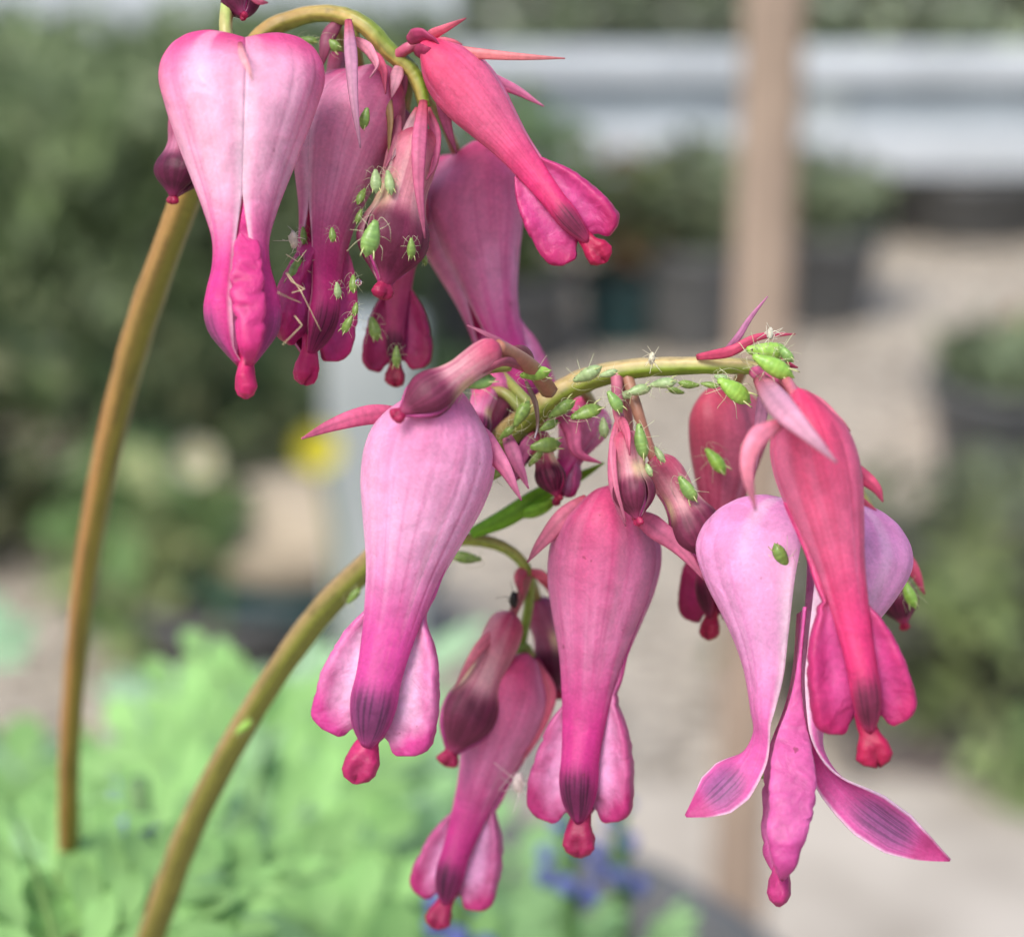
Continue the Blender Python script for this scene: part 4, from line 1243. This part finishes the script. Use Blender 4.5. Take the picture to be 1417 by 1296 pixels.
aphid(722, 572, 1, 44, 120, 'olive aphid in the shade of the thick stem beneath the maroon bud stalk', 2, 30)
aphid(686, 655, 3, 42, 140, 'dark aphid on the thick stem beside the pale pink flower', 2, -40)
aphid(645, 770, 10, 44, 8, 'dark aphid hanging under the side stem', 2, -60)
aphid(490, 824, 10, 32, 130, 'solitary dark aphid on the brown stem next to the pale pink flower', 2, 0)
aphid(338, 1005, 26, 32, 140, 'single light green aphid halfway up the front brown stem', 0, 0)
aphid(1070, 1042, 2, 30, 95, 'upper of two aphids half hidden behind the spread lilac petal', 2, 0)
aphid(1052, 1070, 1, 30, 30, 'lower of two aphids half hidden behind the spread lilac petal', 2, 0)
aphid(866, 547, 0, 30, 170, 'small grey green aphid between the flat pale aphid and the stalk of the smallest bud', 3, -60)
aphid(935, 540, 0, 26, 15, 'tiny olive aphid hanging below the pale aphid on the arching stem', 2, -70)
aphid(842, 516, -2, 30, 165, 'small pale aphid on top of the stem after the bend', 3, 60)
aphid(1000, 524, -4, 26, 200, 'tiny pale aphid on the side of the stem above the fat green one', 3, -10)
aphid(1088, 490, -6, 34, 230, 'small green aphid crowding the outer end of the stem tip', 1, 40)
aphid(760, 588, 0, 34, 150, 'dull aphid midway down the thick stem flank', 2, -20)
aphid(702, 598, 1, 32, 140, 'dim aphid on the thick stem where it passes behind the pale pink flower', 2, 20)
aphid(898, 650, -4, 24, 250, 'tiny pale aphid at the waist between the two small buds', 3, 20)
# in the upper cluster
aphid(460, 325, -4, 28, 265, 'small olive aphid alone on the front of the dusky pink flower', 2, 0)
aphid(500, 272, -2, 30, 295, 'olive aphid at the upper edge of the dusky pink flower', 2, 20)
aphid(520, 251, -3, 40, 268, 'pale upright aphid in the gap of the upper cluster, first of a pair', 3, 0)
aphid(539, 253, -3, 42, 260, 'pale grey green aphid in the gap of the upper cluster, second of a pair', 3, 10)
aphid(513, 330, -7, 68, 285, 'largest long green aphid head-up beside the half-open bud', 1, -20)
aphid(569, 344, -6, 34, 270, 'tiny yellow green aphid on the purple tip of the half-open bud', 0, 0)
aphid(590, 326, 1, 34, 265, 'dim aphid on the far edge of the half-open bud', 2, 60)
aphid(588, 358, 1, 26, 265, 'dim little aphid low on the far edge of the half-open bud', 2, 60)
aphid(505, 164, -4, 40, 285, 'smooth green aphid near the top of the dusky pink flower', 0, 20, legs=False)
aphid(467, 402, -4, 30, 265, 'grey green aphid on the dark tip of the dusky pink flower', 3, 0)
aphid(481, 449, -4, 32, 300, 'green aphid lowest on the edge of the dusky flower tip', 2, 20)
aphid(492, 428, -3, 24, 280, 'tiny aphid just above the lowest aphid on the dusky flower', 2, 30)
aphid(489, 393, -3, 30, 270, 'dark aphid beside the dew drop', 2, 20)
aphid(420, 326, 0, 30, 265, 'aphid in the gap beside the heart-shaped flower', 2, 0)
aphid(410, 374, -1, 48, 290, 'bright green aphid half hidden behind the heart-shaped flower', 0, 10)
aphid(497, 300, -2, 26, 290, 'dim aphid between the dusky flower and the long green aphid', 2, 40)
aphid(518, 455, 5, 44, 255, 'blurred aphid on the crest of the deep magenta flower', 2, 0)
aphid(549, 494, 5, 32, 270, 'blurred aphid near the tip of the deep magenta flower', 2, 0)
aphid(460, 62, 2, 40, 215, 'bright green aphid under the crook of the arching stem', 0, 10)
aphid(428, 56, 3, 34, 190, 'dark green aphid under the arch close to the heart-shaped flower', 2, -20)

# ------------------------------------------------------------------ small finds
def limb_thing(name, segs, r, col, label, cat):
    t = tag(empty(name, P(*segs[0][0])), label, cat)
    for sgm in segs:
        pth = []
        for a, b in zip(sgm[:-1], sgm[1:]):
            A, B = np.array(P(*a)), np.array(P(*b))
            pth += [A + (B - A) * q for q in np.linspace(0, 1, 6)[:-1]]
        pth.append(np.array(P(*sgm[-1])))
        pth = np.array(pth)
        v, f, a, s = tube_data(pth, np.linspace(r, r * .6, len(pth)) * .001, 6)
        child_world('leg_joint', v, f, np.tile(lin(col), (len(v), 1)), M_APHID, Matrix.Translation(t.location), t)
    return t


limb_thing('insect_leg', [[(396, 378, -6), (404, 390, -8), (422, 400, -9), (404, 405, -9)], [(398, 378, -6), (416, 402, -9), (444, 458, -8)], [(385, 405, -13), (402, 413, -10), (417, 419, -9)]], .045, (204, 190, 150), 'thin straw coloured insect legs caught between the two upper flowers', 'insect leg')
limb_thing('insect_leg', [[(408, 437, -10), (418, 450, -10.5), (391, 477, -12)], [(396, 352, -3), (412, 362, -4), (424, 346, -4)]], .045, (204, 190, 150), 'bent straw coloured insect leg lower down beside the heart-shaped flower', 'insect leg')


def scrap(name, x, y, d, rpx, col, label, cat, seed, n=14):
    """a tangle of thin dry threads round a crumpled skin"""
    c = P(x, y, d); D = (c - CAM).dot(FWD); rr = rpx * K * D
    r = np.random.default_rng(seed)
    t = tag(empty(name, c), label, cat)
    nu, nv = 14, 10
    V = []
    for p_ in np.linspace(0, math.pi, nv):
        for a in np.linspace(0, 2 * math.pi, nu, endpoint=False):
            q = .55 + .5 * noise2(math.cos(a) * 2 + 9, p_ * 2.2 + math.sin(a) * 2 + 9, seed)
            V.append((rr * .55 * q * math.sin(p_) * math.cos(a), rr * .5 * q * math.sin(p_) * math.sin(a), rr * q * math.cos(p_)))
    link('husk', mesh_from('husk', V, grid_faces(nu, nv, True), M_APHID, np.tile(lin(col), (len(V), 1))), t)
    for k in range(n):
        a = r.normal(size=3); a /= np.linalg.norm(a)
        b = a + r.normal(size=3) * .7
        p = catmull([a * rr * .3, a * rr * .8, b * rr * r.uniform(.9, 1.4)], 4)
        v, f, aa, s = tube_data(p, np.linspace(.03, .015, len(p)) * .001, 5)
        link('thread', mesh_from('thread', v, f, M_APHID, np.tile(lin(col) * r.uniform(.8, 1.1), (len(v), 1))), t)
    return t


scrap('shed_skin', 406, 331, -3, 14, (222, 214, 196), 'whitish shed aphid skin beside the heart-shaped flower', 'shed skin', 1)
scrap('shed_skin', 718, 1082, 9, 18, (240, 226, 220), 'white shed skin sticking to the lowest flower of the side spray', 'shed skin', 2)
scrap('dead_insect', 711, 830, 9, 15, (26, 22, 20), 'tiny black dead insect at the top of the side spray', 'insect', 3, 8)
scrap('shed_skin', 1066, 462, -4, 10, (226, 222, 206), 'pale shed skin stuck above the aphids on the stem tip', 'shed skin', 4)
scrap('shed_skin', 902, 496, -3, 10, (220, 216, 190), 'thin pale shed skin on top of the arching stem', 'shed skin', 5)

# one bead of dew among the aphids
md, nt_, N_, Lk_, bs_ = new_mat('dew_water')
bs_.inputs['Base Color'].default_value = (1, 1, 1, 1)
bs_.inputs['Roughness'].default_value = 0.02
bs_.inputs['Transmission Weight'].default_value = 1.0
bs_.inputs['IOR'].default_value = 1.33
c = P(496, 391, -5); rr = 5 * K * .145
V = [(rr * math.sin(p_) * math.cos(a), rr * math.sin(p_) * math.sin(a), rr * math.cos(p_) * (1.12 if p_ < 1.57 else .95)) for p_ in np.linspace(0, math.pi, 14) for a in np.linspace(0, 2 * math.pi, 20, endpoint=False)]
o = link('dew_drop', mesh_from('dew_drop', V, grid_faces(20, 14, True), md))
o.location = c
tag(o, 'clear bead of dew clinging between the aphids of the upper cluster', 'dew drop')
